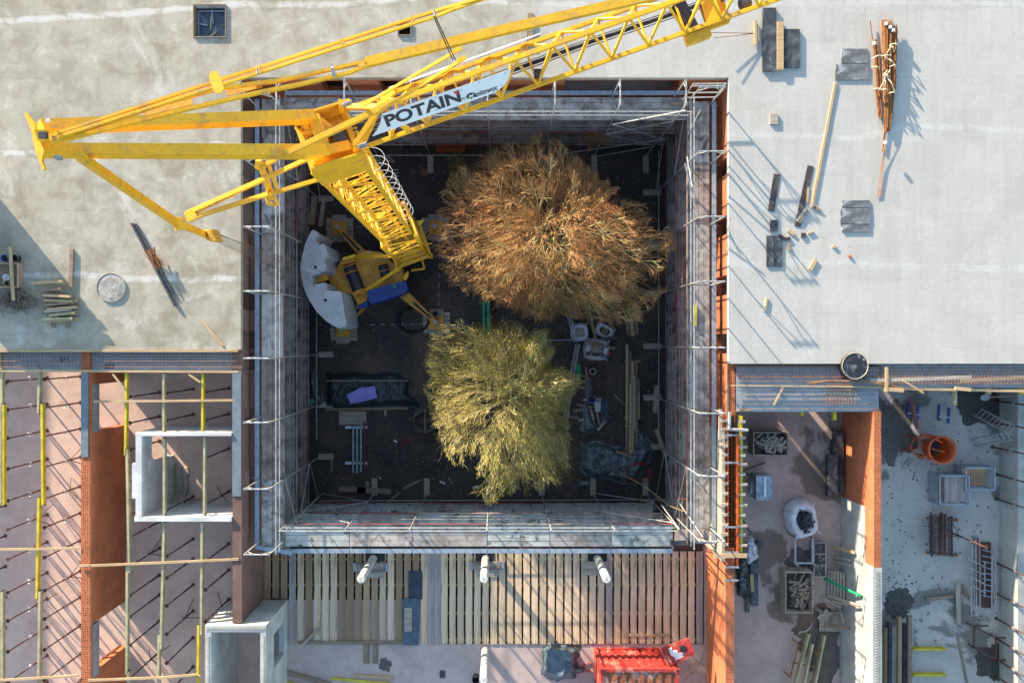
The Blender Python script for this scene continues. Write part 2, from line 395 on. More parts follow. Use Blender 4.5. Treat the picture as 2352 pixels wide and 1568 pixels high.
# courtyard walls, upper and lower storey
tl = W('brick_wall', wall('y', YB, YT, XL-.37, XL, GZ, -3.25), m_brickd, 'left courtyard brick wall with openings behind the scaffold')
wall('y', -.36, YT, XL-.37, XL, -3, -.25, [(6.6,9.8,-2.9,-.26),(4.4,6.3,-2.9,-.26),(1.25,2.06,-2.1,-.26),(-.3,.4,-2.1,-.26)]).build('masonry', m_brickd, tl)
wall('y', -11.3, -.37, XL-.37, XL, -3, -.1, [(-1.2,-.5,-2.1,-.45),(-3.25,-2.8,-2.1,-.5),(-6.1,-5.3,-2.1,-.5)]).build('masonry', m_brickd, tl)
s = MB(); s.box(XL-.36, P(0,1140).y, -.098, XL-.01, P(0,852).y, -.06); s.build('membrane_strip', m_memb, tl)
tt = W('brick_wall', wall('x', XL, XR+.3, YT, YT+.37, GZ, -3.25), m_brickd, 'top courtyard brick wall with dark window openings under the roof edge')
wall('x', XL, XR+.3, YT+.004, YT+.37, -3, -.252, [(-7.35,-6.4,-2.1,-.42),(-4.96,-4.16,-2.1,-.42),(2.6,7.3,-2.9,-.36)]).build('masonry', m_brick, tt)
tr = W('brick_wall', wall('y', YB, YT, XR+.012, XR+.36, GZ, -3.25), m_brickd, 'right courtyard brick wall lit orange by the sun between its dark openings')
wall('y', -.92, YT-.01, XR+.012, XR+.36, -3, -.252, [(6.7,7.4,-2.2,-.3),(4.3,5.07,-2.2,-.3),(1.85,2.65,-2.2,-.3),(-.53,.28,-2.2,-.3)]).build('masonry', m_brick, tr)
wall('y', -3.0, -.925, XR+.012, XR+.36, -3, -.25).build('masonry', m_brick, tr)
tb = W('brick_wall', wall('x', XL, XR, YB-.37, YB, GZ, -3.26), m_brickd, 'bottom courtyard brick wall below the plank deck')
tr2 = W('brick_wall', wall('y', -20, -8.3, 9.0, 9.34, -3, -.1), m_brick, 'sunlit orange brick wall with perforated top right of the plank deck')
# left rooms
t1 = W('brick_wall', wall('y', -20, -.37, -16.8, -16.42, -3, -.1, [(-3.68,-1.77,-3,-.27),(-13.36,-11.38,-3,-.27)]), m_brick,
       'tall red brick wall with two door openings between the propped rooms')
for a, b in ((-4.0,-1.4),(-13.9,-11.1)):
    s = MB(); s.box(-16.80, a+.3, -.77, -16.415, b-.35, -.268); s.build('lintel', m_sill, t1)
s = MB(); s.box(-16.78, P(0,1050).y, -.098, -16.5, P(0,856).y, -.06); s.build('membrane_strip', m_memb, t1)
W('brick_wall', wall('y', 6.4, 21.5, -22.45, -22.1, -3, -.26), m_brickd, 'unseen brick wall added below the far left roof edge to keep the sun out')  # added out of view so low sun leaves the openings behind it dark
W('brick_wall', wall('y', -20, 20, -30.0, -29.65, -3, -.1), m_brick, 'outer brick wall beyond the left edge of the propped rooms')
# white block room
tw = W('block_wall', wall('x', -14.57, XL-.38, -3.80, -3.67, -3, 0), m_block, 'white aerated block walls of the small open room under the yellow beams')
wall('y', -7.025, -3.805, -14.57, -14.33, -3, -.002, [(-5.0,-3.95,-3,-.9)]).build('masonry', m_block, tw)
wall('x', -14.62, XL-.38, -7.21, -7.03, -3, 0).build('masonry', m_block, tw)
s = MB(); s.box(-14.72, -6.3, -1.2, -14.572, -4.9, -.01); s.build('masonry', m_block, tw)
# stair shaft
ts = W('block_shaft', wall('x', -11.78, -9.35, -11.60, -11.34, -3, .05), m_cblock, 'pale block shaft with open top and side window below the plank deck corner', 'shaft')
wall('y', -20, -11.61, -11.78, -11.53, -3, .05).build('masonry', m_cblock, ts)
wall('y', -20, -11.61, -9.58, -9.35, -3, .05, [(-13.5,-12.1,-2.5,-1.0)]).build('masonry', m_cblock, ts)
def lattice_top(x0, x1, y0, y1, z, par, r=.007):   # lattice girders standing out of a fresh wall head
    s = MB(); L = max(x1-x0, y1-y0); n = int(L/.11); ax = (x1-x0) > (y1-y0)
    for k in range(n):
        a, b = k*L/n, (k+1)*L/n; m = (a+b)/2
        pts = [(a, 0), (m, 1), (b, 0)]
        for p, q in zip(pts[:-1], pts[1:]):
            if ax: s.tube((x0+p[0], y0+(y1-y0)*p[1], z), (x0+q[0], y0+(y1-y0)*q[1], z), r, 4)
            else: s.tube((x0+(x1-x0)*p[1], y0+p[0], z), (x0+(x1-x0)*q[1], y0+q[0], z), r, 4)
    return s.build('lattice_girder', m_grey_steel, par)
m_grey_steel = mat('dull_steel', (.34,.31,.26), (.44,.42,.37), 6, .6, .3)
lattice_top(-11.72, -9.4, -11.54, -11.40, .065, ts); lattice_top(-11.72, -11.6, -19.9, -11.7, .065, ts); lattice_top(-9.52, -9.41, -19.9, -11.7, .065, ts)
for k in range(2):
    s = MB(); s.box(-11.53+.002, -11.9-k*.5, -3.0+k*.17+.001, -9.6, -12.2-k*.5, -2.83+k*.17)
    if k < 2: s.build('step', m_cblock, ts)
# right rooms
t2 = W('brick_wall', wall('y', -6.8, -2.83, 14.94, 15.23, -3, -.1), m_brick, 'orange brick wall with perforated top between the two right rooms')
wall('y', -9.08, -6.801, 14.94, 15.23, -.8, -.1).build('masonry', m_brick, t2)
t3 = W('block_wall', wall('y', -9.08, -6.801, 14.90, 15.23, -3, -.801), m_cgrey, 'whitewashed block wall streaked with sunlight below the orange brick wall')
wall('y', -20, -9.081, 14.90, 15.26, -3, -.1).build('masonry', m_cgrey, t3)
lattice_top(14.98, 15.18, -19.9, -9.2, -.085, t3)
W('concrete_parapet', wall('y', -20, 22, 21.86, 22.2, -3, -1.8), m_cgrey, 'low pale concrete wall along the right edge of the bottom right room')
s = MB(); s.box(14.96,-2.83,-3,15.23,-1.0,-.3); W('brick_pier', s, m_brickd, 'brick pier under the edge of the right prefabricated slab', 'pier')
# pipes of concrete walls far sides of the building, never seen but closing the rooms
s = MB(); s.box(-31.4, 21.6, -3, 28, 22, -.26); s.box(27.6, -20, -3, 28, 21.59, -.26); W('outer_wall', s, m_brickd, 'outer wall closing the building beyond the frame')
s = MB(); s.box(-31.4,-20,GZ,-31.1,22,-3.26); s.box(27.7,-20,GZ,28,22,-3.26); s.box(-31.1,21.7,GZ,27.7,22,-3.26); s.box(-31.1,-20,GZ,27.7,-19.7,-3.26)
W('basement_wall', s, m_brickd, 'basement wall round the whole building beyond the frame')

# prefabricated slab strips with rebar
def mesh_mat(x0, x1, y0, y1, z, dx, ny, r, par, m=m_rust, name='rebar_mesh'):
    s = MB(); n = int((x1-x0)/dx)
    for i in range(n+1):
        x = x0+(x1-x0)*i/n+random.uniform(-.01,.01); s.tube((x, y0, z+.012), (x, y1, z+.012), r, 4)
    for j in range(ny):
        y = y0+(y1-y0)*(j+.5)/ny; s.tube((x0, y, z), (x1, y, z), r, 4)
    return s.build(name, m, par)
m_preslab = mat('prefab_slab', (.30,.37,.41), (.25,.31,.35), 3, .8, fine=.15)
def text_mesh(body, size, ext=.004, bold=0.0, sx=1.0, shear=0):
    cu = bpy.data.curves.new('t', 'FONT'); cu.body = body; cu.size = size; cu.extrude = ext; cu.offset = bold; cu.shear = shear
    ob = bpy.data.objects.new('t', cu); col.objects.link(ob)
    bpy.context.view_layer.update()
    me = bpy.data.meshes.new_from_object(ob.evaluated_get(bpy.context.evaluated_depsgraph_get()))
    vs = [Vector((v.co.x*sx, v.co.y, v.co.z)) for v in me.vertices]; fs = [tuple(p.vertices) for p in me.polygons]
    bpy.data.objects.remove(ob); bpy.data.meshes.remove(me)
    return vs, fs
def text_on(body, org, xd, yd, size, m, par, **k):
    vs, fs = text_mesh(body, size, **k); xd = Vector(xd).normalized(); yd = Vector(yd).normalized(); zd = xd.cross(yd)
    s = MB(); s.add([Vector(org)+xd*v.x+yd*v.y+zd*v.z for v in vs], fs); return s.build('lettering', m, par)
for i, (u0, u1, tx, tu) in enumerate(((-40,188,'S66',137),(193,546,'S97',240))):
    a, b = P(u0,850,-.19), P(u1,808,-.19)
    t = thing('prefabricated_slab', ['blue-grey precast slab strip marked S66 with rebar mesh at the far left', 'blue-grey precast slab strip marked S97 with rebar mesh below the left roof'][i], 'precast slab', (a.x, a.y, -.25), 'precast strips along the left roof edge')
    s = MB(); s.box(a.x, a.y, -.25, b.x, b.y, -.19); s.build('plate', m_preslab, t)
    mesh_mat(a.x+.05, b.x-.03, a.y+.14, b.y-.02, -.12, .15, 5, .008, t)
    s = MB()
    for j in range(3):
        y = a.y+.15+j*.22; s.tube((a.x, y, -.02), (b.x, y, -.02), .008, 4); n = int((b.x-a.x)/.2)
        for q in range(n): x = a.x+q*.2; s.tube((x, y, -.18), (x+.1, y, -.02), .006, 3); s.tube((x+.1, y, -.02), (x+.2, y, -.18), .006, 3)
    s.build('lattice_girder', m_rust, t)
    text_on(tx, P(tu, 846 if i else 831, -.183), (1,0,0), (0,1,0), .26, m_ink, t, bold=.006, ext=.002, sx=1.1)
plank('edge_board', -40,805.5, 546,805.5, .09, -.25, .28, m_pine, 'long pale timber edging the bottom of the left roof slab', 'board')
plank('edge_board', -40,851, 548,853.5, .09, -.14, .09, m_pine, 'long pale timber rail along the front of the left precast strips', 'board')
# right precast plates
a, b = P(1688,945,-.25), P(2018,842,-.25)
t = thing('prefabricated_slab', 'wide blue-grey precast slab with stripes of light left of the round black pad', 'precast slab', (a.x, a.y, -.31), 'precast plates on the right')
s = MB(); s.box(a.x, a.y, -.31, b.x, b.y, -.25); s.build('plate', m_preslab, t)
s = MB()
for j in range(9):
    y = a.y+.12+j*.185; s.tube((a.x, y, -.10), (b.x, y, -.10), .009, 4); n = int((b.x-a.x)/.2)
    for q in range(n): x = a.x+q*.2; s.tube((x, y, -.24), (x+.1, y, -.10), .006, 3); s.tube((x+.1, y, -.10), (x+.2, y, -.24), .006, 3)
s.build('lattice_girder', m_rust, t)
mesh_mat(P(1900,0).x, P(1965,0).x, P(0,930).y, P(0,880).y, -.08, .12, 7, .009, t)
a, b = P(2024,890,-.25), P(2460,838,-.25)
t = thing('prefabricated_slab', 'long blue-grey precast strip with dense rebar along the right roof edge', 'precast slab', (a.x, a.y, -.31), 'precast plates on the right')
s = MB(); s.box(a.x, a.y, -.31, b.x, b.y, -.25); s.build('plate', m_preslab, t)
mesh_mat(a.x, b.x, a.y+.12, b.y-.05, -.12, .13, 6, .009, t)
a, b = P(1676,858,-.25), P(2030,838,-.25)
s = MB()
for k in range(46):
    x = a.x+.1+k*(b.x-a.x-.2)/45; s.tube((x, YB*0-1.0, -.13), (x, -1.55, -.13), .008, 4)
for y in (-1.1,-1.25,-1.42): s.tube((a.x, y, -.14), (b.x, y, -.14), .009, 4)
one(s, 'rebar_mat', m_rust, 'starter bars sticking out of the right roof slab edge above the wide precast slab', 'rebar')

# hatches in the roof
def hatch(u0, v0, u1, v1, lab, deep):
    a, b = P(u0, v1), P(u1, v0)
    t = thing('roof_hatch', lab, 'hatch', ((a.x+b.x)/2, (a.y+b.y)/2, -.3))
    s = MB(); w_ = .03
    s.box(a.x-w_, a.y-w_, -.3, b.x+w_, a.y, .06); s.box(a.x-w_, b.y, -.3, b.x+w_, b.y+w_, .06)
    s.box(a.x-w_, a.y+.001, -.3, a.x, b.y-.001, .06); s.box(b.x, a.y+.001, -.3, b.x+w_, b.y-.001, .06)
    s.build('frame', m_oldx, t)
    s = MB(); s.box(a.x+.001, a.y+.001, deep-.03, b.x-.001, b.y-.001, deep); s.build('inner_panel', m_hatch if deep > -1 else m_dark, t)
    return t, a, b
m_hatch = mat('wet_blue_form', (.035,.05,.075), (.06,.085,.12), 3, .35, fine=.1, c3=(.16,.20,.25), sc3=2.5)
t, a, b = hatch(446,13,518,85,'large square roof hatch with blue-black inside and crossed timbers, top left', -.29)
for p, q, m in (((.48,.95),(.54,.5),m_steelb),((.47,.75),(.45,.3),m_pale),((.02,.52),(.35,.44),m_steelb),((.98,.52),(.8,.42),m_oldx),((.35,.05),(.62,.22),m_pine),((.04,.9),(.96,.9),m_steelb),((.06,.04),(.06,.9),m_steelb),((.94,.04),(.94,.9),m_dsteel)):
    s = MB(); s.bar((a.x+(b.x-a.x)*p[0], a.y+(b.y-a.y)*p[1], -.26), (a.x+(b.x-a.x)*q[0], a.y+(b.y-a.y)*q[1], -.24), .05, .03); s.build('brace', m, t)
hatch(915,54,943,81,'small square black roof hatch below the crane bars', -2.6)

# ================================================================ plank deck over the opening at the bottom
Z3 = -3.0
beams = []
for v, u0, u1, lab in ((1284,1560,1612,'yellow beam end at the top right corner of the plank deck'),(1342,607,1608,'upper yellow beam showing between the deck planks'),(1407,985,1608,'lower yellow beam showing between the deck planks'),(1468,985,1608,'lowest beam hidden under the ends of the deck planks'),(1283,607,1560,'yellow beam under the top ends of the deck planks')):
    a, b = P(u0,v,Z3-.1), P(u1,v,Z3-.1); s = MB(); s.bar(a+Vector((0,0,-.06)), b+Vector((0,0,-.06)), .1, .2); one(s, 'formwork_beam', m_yel, lab, 'beam', 'beams under the plank deck')
k = 0; u = 607.0
while u < 1612:
    wd = random.choice((14.5,15,15.3)) if u > 665 or u < 655 else 20
    if u < 655: v0, v1, m = 1262, 1374, m_old
    elif u < 680: v0, v1, m, wd = 1262, 1481, m_grey, 15.5
    elif u < 935: v0, v1, m = 1262, 1471, random.choice((m_old,m_old,m_fresh,m_grey))
    elif u < 950: v0, v1, m = 1262, 1376, m_old
    elif u < 1000: v0, v1, m = 1262, 1478, random.choice((m_fresh,m_grey))
    else: v0, v1, m = 1266, 1478, (m_grey if k in (20,42,53) else m_fresh)
    gap = 4.0 if not (950 < u < 998) else .4
    hh = .045; dz = random.uniform(-.004,.004)
    a, b = P(u, v1+random.uniform(-1,1), Z3+.05), P(u+wd, v0, Z3+.05)
    s = MB(); s.box(a.x, a.y, Z3+.002, b.x, b.y, Z3+.045+dz)
    if u < 1000: one(s, 'deck_plank', m, 'weathered plank in the left half of the slatted deck', 'plank', 'weathered planks of the slatted deck')
    else: one(s, 'deck_plank', m, 'pale fresh plank in the right half of the slatted deck', 'plank', 'fresh planks of the slatted deck')
    u += wd + gap; k += 1
PZ = Z3+.05
plank('loose_board', 684,1475, 926,1475, .15, PZ, .03, m_oldx, 'long board along the bottom ends of the weathered deck planks')
plank('loose_board', 694,1480, 732,1443, .13, PZ+.03, .03, m_greyx, 'short pale board lying askew at the bottom left of the deck')
plank('loose_board', 842,1480, 842,1523, .27, Z3, .04, m_oldx, 'left one of two short planks on the floor below the deck')
plank('loose_board', 862,1480, 862,1523, .25, Z3, .04, m_oldx, 'right one of two short planks on the floor below the deck')
plank('loose_board', 1430,1458, 1537,1458, .11, PZ, .03, m_pine, 'thin board lying across the fresh deck planks near the red container')
sheet('black_mat', 938,1311, 970,1375, PZ, .03, mat('navy_black_mat', (.02,.028,.045), (.035,.045,.07), 2, .5, fine=.1), 'square black mat on the plank deck', 'mat')
s = MB(); s.prism([tuple(P(u_, v_, PZ)[:2]) for u_, v_ in ((923,1373),(964,1373),(961,1480),(925,1480),(927,1415))], PZ, PZ+.05)
one(s, 'blue_grey_mat', m_tarpb, 'folded blue-grey mat hanging over the deck edge under a wooden panel', 'mat')
sheet('plywood_board', 929,1395, 946,1449, PZ+.05, .03, m_greyx, 'small grey wooden panel with metal ends on the blue-grey mat', 'panel')
for u_, v_ , lab in ((851,1302,'purplish scaffold board in front of the left round column'),(1118,1298,'purplish scaffold board in front of the middle round column')):
    t = thing('scaffold_board', lab, 'board', tuple(P(u_, v_, PZ)), 'scaffold boards at the columns')
    a, b = P(u_-37,v_+9,PZ+.04), P(u_+37,v_-9,PZ+.04); s = MB(); s.box(a.x, a.y, PZ, b.x, b.y, PZ+.05); s.build('panel', m_deckB, t)
    for q in (-1, 1): x = (a.x if q < 0 else b.x); s = MB(); s.box(x-.05, a.y-.01, PZ-.001, x+.05, b.y+.01, PZ+.056); s.build('end_cap', m_steelb, t)
sheet('plywood_board', 845,1312, 881,1326, PZ, .04, m_greyx, 'grey board by the foot of the left round column', 'panel')
sheet('plywood_board', 1095,1308, 1145,1324, PZ, .04, m_greyx, 'grey board by the foot of the middle round column', 'panel')
sheet('plywood_board', 1338,1289, 1393,1305, PZ, .04, m_greyx, 'grey panel above another at the right round column', 'panel')
sheet('plywood_board', 1338,1306, 1388,1320, PZ, .04, m_greyx, 'lower grey panel at the right round column', 'panel')
def column(cu, cv, label, z0=Z3, zt=0, wrap=True):
    c = P(cu, cv, zt); t = thing('round_column', label, 'column', (c.x, c.y, z0), 'round concrete columns'); r = .165
    s = MB(); prof = [(r, z0)]; n = 15
    for i in range(n): z = z0+(zt-z0)*(i+.5)/n; prof += [(r+random.uniform(-.006,.010), z), (r-.004, z+.06)]
    prof += [(r, zt-.03), (r-.02, zt)]
    s.lathe(c.x, c.y, prof, 20); s.lathe(c.x, c.y, [(r-.02, zt), (.07, zt-.01), (0, zt-.005)], 20)
    s.build('shaft', m_col, t, True)
    s = MB()
    for q in range(6):
        a_ = q*1.05+random.random(); s.tube((c.x+.08*math.cos(a_), c.y+.08*math.sin(a_), zt-.02), (c.x+.10*math.cos(a_), c.y+.10*math.sin(a_), zt+.05), .012, 5)
    s.build('starter_bar', m_wht, t)
column(829,1330,'leftmost round wrapped column at the edge of the plank deck')
column(1112,1330,'middle round wrapped column at the edge of the plank deck')
column(1394,1330,'rightmost round wrapped column at the edge of the plank deck')
column(1111,1562,'round wrapped column standing on the floor below the plank deck')
# flat black patches paint the dark, shaded voids round the column feet
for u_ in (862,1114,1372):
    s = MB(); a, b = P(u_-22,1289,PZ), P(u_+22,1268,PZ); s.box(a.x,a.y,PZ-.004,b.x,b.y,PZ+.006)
    one(s, 'painted_void', m_dark, 'flat black patch painted as the shaded void at the foot of the %s round column' % {862:'left',1114:'middle',1372:'right'}[u_], 'dark patch')
# ================================================================ scaffolds
m_steeld = mat('dull_scaffold_tube', (.30,.32,.34), (.20,.22,.24), 5, .5, .4, fine=.2)

def scaffold(label, A, poles, a0, a1, mats, top_frames=True, brace=(0,)):
    """A(s,t,z) -> world; t=0 is the wall side, t=1.19 the courtyard side"""
    t = thing('scaffold', label, 'scaffold', tuple(A((a0+a1)/2, .6, GZ)), 'scaffolds lining the courtyard')
    TI, TO = 1.19, .22
    def bx(s, s0, s1, t0, t1, z0, z1):
        p, q = A(s0, t0, z0), A(s1, t1, z1); s.box(p[0], p[1], p[2], q[0], q[1], q[2]); return s
    ends = [a0]+[p for p in poles if a0+.5 < p < a1-.5]+[a1]; rnd = random.Random(len(label))
    for li, z in enumerate((-.8, -2.8, -4.8)):
        for i in range(len(ends)-1):
            p, q = ends[i]+.015, ends[i+1]-.015
            m = mats[(i*2+li*3+rnd.randint(0,1)) % len(mats)]
            s = MB()
            for j in range(4): bx(s, p, q, .285+j*.2265, .285+j*.2265+.212, z-.05, z+rnd.uniform(-.006,.006))
            s.build('deck_board', m, t)
            if li < 2:
                s = MB(); bx(s, p, q, -.0, .175, z-.06, z-.01); dk = s.build('steel_plank', m_steelb, t)
            s = MB(); bx(s, p+.03, q-.03, TI+.005, TI+.03, z+.005, z+(.15 if li else .1))
            s.build('toe_board', m_redt if rnd.random() < (.4 if li else .3) else m_deckB, t)
            for hz in (.5, 1.0):
                s = MB(); s.tube(A(p, TI-.03, z+hz), A(q, TI-.03, z+hz), .021, 6); s.build('guard_rail', m_rail if li == 0 else m_steeld, t)
            s = MB(); s.bar(A(p-.015, 0, z-.09), A(p-.015, TI, z-.09), .05, .06); s.build('transom', m_steel, t)
    for p in poles:
        zt = 1.2 if top_frames else .2
        s = MB(); s.tube(A(p, TI, GZ+.06), A(p, TI, zt), .028, 8); s.build('upright', m_rail, t)
        s = MB(); s.tube(A(p, TO, GZ), A(p, TO, 1.2 if top_frames else -.86), .028, 8); s.build('upright', m_rail, t)
        if top_frames:
            s = MB(); s.tube(A(p, TO, 1.17), A(p, TI, 1.17), .024, 8)
            s.tube(A(p, TO, .75), A(p, TO+.38, 1.17), .018, 6); s.tube(A(p, TI, .75), A(p, TI-.38, 1.17), .018, 6)
            s.build('top_transom', m_rail, t)
            s = MB()
            for tt_ in (TO+.02, TO+.3, TI-.3, TI-.02): q = A(p, tt_, 1.17); s.box(q[0]-.035, q[1]-.035, q[2]-.035, q[0]+.035, q[1]+.035, q[2]+.035)
            s.build('coupler', m_steel, t)
        for zz in (-2.0, -4.0):
            s = MB(); s.tube(A(p, -.2, zz+.9), A(p, TI, zz+.9), .022, 6); s.build('wall_tie', m_steel, t)
    for b in brace:
        for li, z in enumerate((-6.9, -4.8, -2.8)):
            p, q = poles[b], poles[b+1]
            if li % 2: p, q = q, p
            s = MB(); s.tube(A(p, TI+.05, z), A(q, TI+.05, z+2), .024, 6); s.build('diagonal_brace', m_rail, t)
    return t
pb = [-8.75,-6.19,-3.62,-.55,2.01,4.53,7.10]
pt = [-8.6,-6.0,-3.45,-.5,2.09,4.59,7.12]
pl_ = [-8.2,-5.69,-3.14,-.68,1.9,4.37,6.96,9.46]
pr = [-7.7,-5.2,-2.79,-.27,2.27,4.76,7.26,9.7]
scaffold('scaffold along the left wall of the courtyard, next to the crane ballast', lambda s,t,z: (-10.07+t, s, z), pl_, -8.5, 9.9, [m_deckA,m_deckB,m_deckA,m_deckB], brace=(0,6))
scaffold('scaffold along the right wall of the courtyard, beside the brown tree', lambda s,t,z: (8.83-t, s, z), pr, -8.3, 9.8, [m_deckA,m_deckB,m_deckB,m_deckA], brace=(0,6))
scaffold('scaffold along the top wall of the courtyard, under the crane jib', lambda s,t,z: (s, 10.23-t, z), pt, -8.84, 7.6, [m_deckA,m_deckA,m_deckB], brace=(5,))
scaffold('mossy scaffold along the bottom of the courtyard, above the plank deck', lambda s,t,z: (s, -8.70+t, z), pb, -8.84, 7.05, [m_deckC,m_deckC,m_deckA], top_frames=False, brace=(0,5))
# corner tubes at the top right
t = thing('scaffold_bridge', 'scaffold frame with cross tubes bridging the top right corner of the courtyard', 'scaffold frame', (8.2,10,-.8))
s = MB(); fr = [(P(1592,193,1.2),P(1567,233,-.3)),(P(1668,192,1.2),P(1637,232,-.3))]
for a, b in fr: s.tube(a, b, .025)
for q in (0, .12, .5, .78): s.tube(fr[0][0].lerp(fr[0][1], q), fr[1][0].lerp(fr[1][1], q), .025)
s.build('tubes', m_rail, t)
def rod(name, pts, r, m, label, cat, group=None, n=6):
    s = MB(); s.path([Vector(p) for p in pts], r, n); return one(s, name, m, label, cat, group)
rod('scaffold_tube', [P(1575,254,1.1),P(1408,286,-.7)], .03, m_rail, 'bright diagonal tube across the top right corner of the courtyard', 'tube')
rod('scaffold_tube', [P(1408,287,-.7),P(1528,320,-3)], .025, m_steel, 'darker diagonal tube below the bright one in the top right corner', 'tube')
rod('scaffold_tube', [P(1528,320,-3),P(1300,352,-5)], .025, m_steel, 'lowest diagonal tube over the dark ground in the top right corner', 'tube')
rod('scaffold_tube', [P(1609,252,1.0),P(1580,310,-.6)], .028, m_rail, 'short steep tube at the right end of the top scaffold', 'tube')
for i, (u0,v0,z0,u1,v1,z1) in enumerate(((1573,376,1,1602,495,.2),(1590,430,.6,1578,360,.2),(1614,1232,1.2,1550,1140,-3),(1560,1214,.3,1520,1160,-2.4),(659,1214,.2,735,1138,-5))):
    rod('scaffold_tube', [P(u0,v0,z0),P(u1,v1,z1)], .026, m_rail if z0 > .1 else m_steel, ['long sloping tube leaning on the upper right scaffold','shorter sloping tube on the upper right scaffold','long tube crossing the bottom right scaffold corner','second tube crossing the bottom right scaffold corner','tube running down from the bottom left scaffold corner'][i], 'tube')
rod('yellow_hose', [P(1176+x/3,1045+y/3,z) for x, y, z in ((490,0,GZ+.05),(650,60,-6.5),(780,140,-4),(930,225,-3),(1080,345,-2.7),(1180,385,-.7),(1200,388,-.7))], .016, m_cable, 'thin yellow hose running up over the bottom right scaffold', 'hose')
plank('steel_scaffold_plank', 588,1256, 671,1270, .17, -.77, .05, m_steelb, 'steel plank set askew at the bottom left scaffold corner', 'steel plank')
plank('yellow_beam_offcut', 1597,701, 1597,749, .13, -.8, .1, m_yel, 'short yellow beam piece lying on the right scaffold', 'beam')
plank('scaffold_plank', 1541,236, 1578,236, .2, -.78, .04, m_oldx, 'short brown plank at the right end of the top scaffold')
plank('scaffold_plank', 1580,258, 1620,258, .3, -.79, .04, m_deckB, 'purplish plank laid across the top right scaffold corner')
plank('scaffold_plank', 1550,1230, 1617,1230, .5, -.79, .04, m_deckB, 'wide purplish plank laid across the bottom right scaffold corner')
plank('steel_beam', 1540,1246, 1594,1246, .2, -.79, .05, m_dsteel, 'dark steel beam at the bottom right scaffold corner', 'beam')
# sole boards under the inner uprights
for x in pb[1:]: 
    s = MB(); s.box(x-.14, -7.6, GZ, x+.14, -6.75, GZ+.05); one(s, 'sole_board', m_greyx, 'timber sole board under the bottom scaffold feet', 'board', 'sole boards under the bottom scaffold')
for x in pt[1:]:
    s = MB(); s.box(x-.14, 8.2, GZ, x+.14, 9.1, GZ+.05); one(s, 'sole_board', m_greyx, 'timber sole board under the top scaffold feet', 'board', 'sole boards under the top scaffold')
for y in pr[1:-1]:
    s = MB(); s.box(7.0, y-.14, GZ, 7.9, y+.14, GZ+.05); one(s, 'sole_board', m_greyx, 'timber sole board under the right scaffold feet', 'board', 'sole boards under the right scaffold')
for y in pl_[1:-1]:
    s = MB(); s.box(-8.95, y-.14, GZ, -8.2, y+.14, GZ+.05); one(s, 'sole_board', m_greyx, 'timber sole board under the left scaffold feet', 'board', 'sole boards under the left scaffold')
for pts, lab in (([P(735,1150,-6),P(1535,1147,-6)],'ground rail tube along the bottom scaffold'),([P(1513,345,-6),P(1513,1000,-6)],'ground rail tube along the right scaffold'),([P(840,357,-6),P(1110,357,-6)],'ground rail tube along the top scaffold'),([P(727,640,-6),P(727,1010,-6)],'ground rail tube along the left scaffold')):
    rod('ledger_tube', pts, .024, m_rail, lab, 'tube')

# ================================================================ tower crane (mast plane and jib plane share one heading)
CR = thing('tower_crane', 'yellow self-erecting tower crane with white lettered board rising over the courtyard', 'crane', tuple(P(888,640,GZ)))
MC = m_crane
def lattice(c0, c1, n, rc, rd, faces=True, sq=True):
    """c0, c1: corner lists; chords and zigzag bracing"""
    ch = MB(); br_ = MB(); m = len(c0)
    for i in range(m): ch.bar(c0[i], c1[i], rc*2, rc*2)
    for k in range(n):
        for i in range(m):
            j = (i+1) % m
            a0_, a1_ = Vector(c0[i]).lerp(Vector(c1[i]), k/n), Vector(c0[i]).lerp(Vector(c1[i]), (k+1)/n)
            b0_, b1_ = Vector(c0[j]).lerp(Vector(c1[j]), k/n), Vector(c0[j]).lerp(Vector(c1[j]), (k+1)/n)
            if (k+i) % 2: br_.bar(a0_, b1_, rd*2, rd*2)
            else: br_.bar(b0_, a1_, rd*2, rd*2)
            br_.bar(a0_, b0_, rd*1.6, rd*1.6)
    return ch, br_
TH = R(19.7); ex = Vector((math.cos(TH), math.sin(TH), 0)); ey = Vector((-math.sin(TH), math.cos(TH), 0))
B0, B1 = Vector((-4.24, 4.36, -5.2)), Vector((-3.9, 4.5, 12.9))
def mc(z, h): c = B0.lerp(B1, (z-B0.z)/(B1.z-B0.z)); return [c-ex*h-ey*h, c+ex*h-ey*h, c+ex*h+ey*h, c-ex*h+ey*h]
ch, br_ = lattice(mc(-5.2,.66), mc(1.4,.66), 5, .055, .026); ch.build('mast_chords', MC, CR); br_.build('mast_bracing', MC, CR)
ch, br_ = lattice(mc(1.4,.54), mc(12.2,.54), 12, .05, .022); ch.build('mast_chords', MC, CR); br_.build('mast_bracing', MC, CR)
s = MB()                                            # ladder inside the mast
c0, c1 = B0+ex*.15, B1+ex*.15
for q in (-.18,.18): s.bar(c0+ey*q, c1+ey*q, .022)
for k in range(30): c = c0.lerp(c1, k/30); s.bar(c-ey*.18, c+ey*.18, .016)
s.build('ladder', MC, CR)
for k in range(10):                                # climbing hoops on the far side
    s = MB()
    z = 3.0+k*.85; c = B0.lerp(B1, (z-B0.z)/(B1.z-B0.z))+ex*.56
    s.path([c+ex*.42*math.sin(a_*.3927)-ey*.32*math.cos(a_*.3927) for a_ in range(9)], .008, 5)
    s.build('ladder_hoop', m_white, CR)
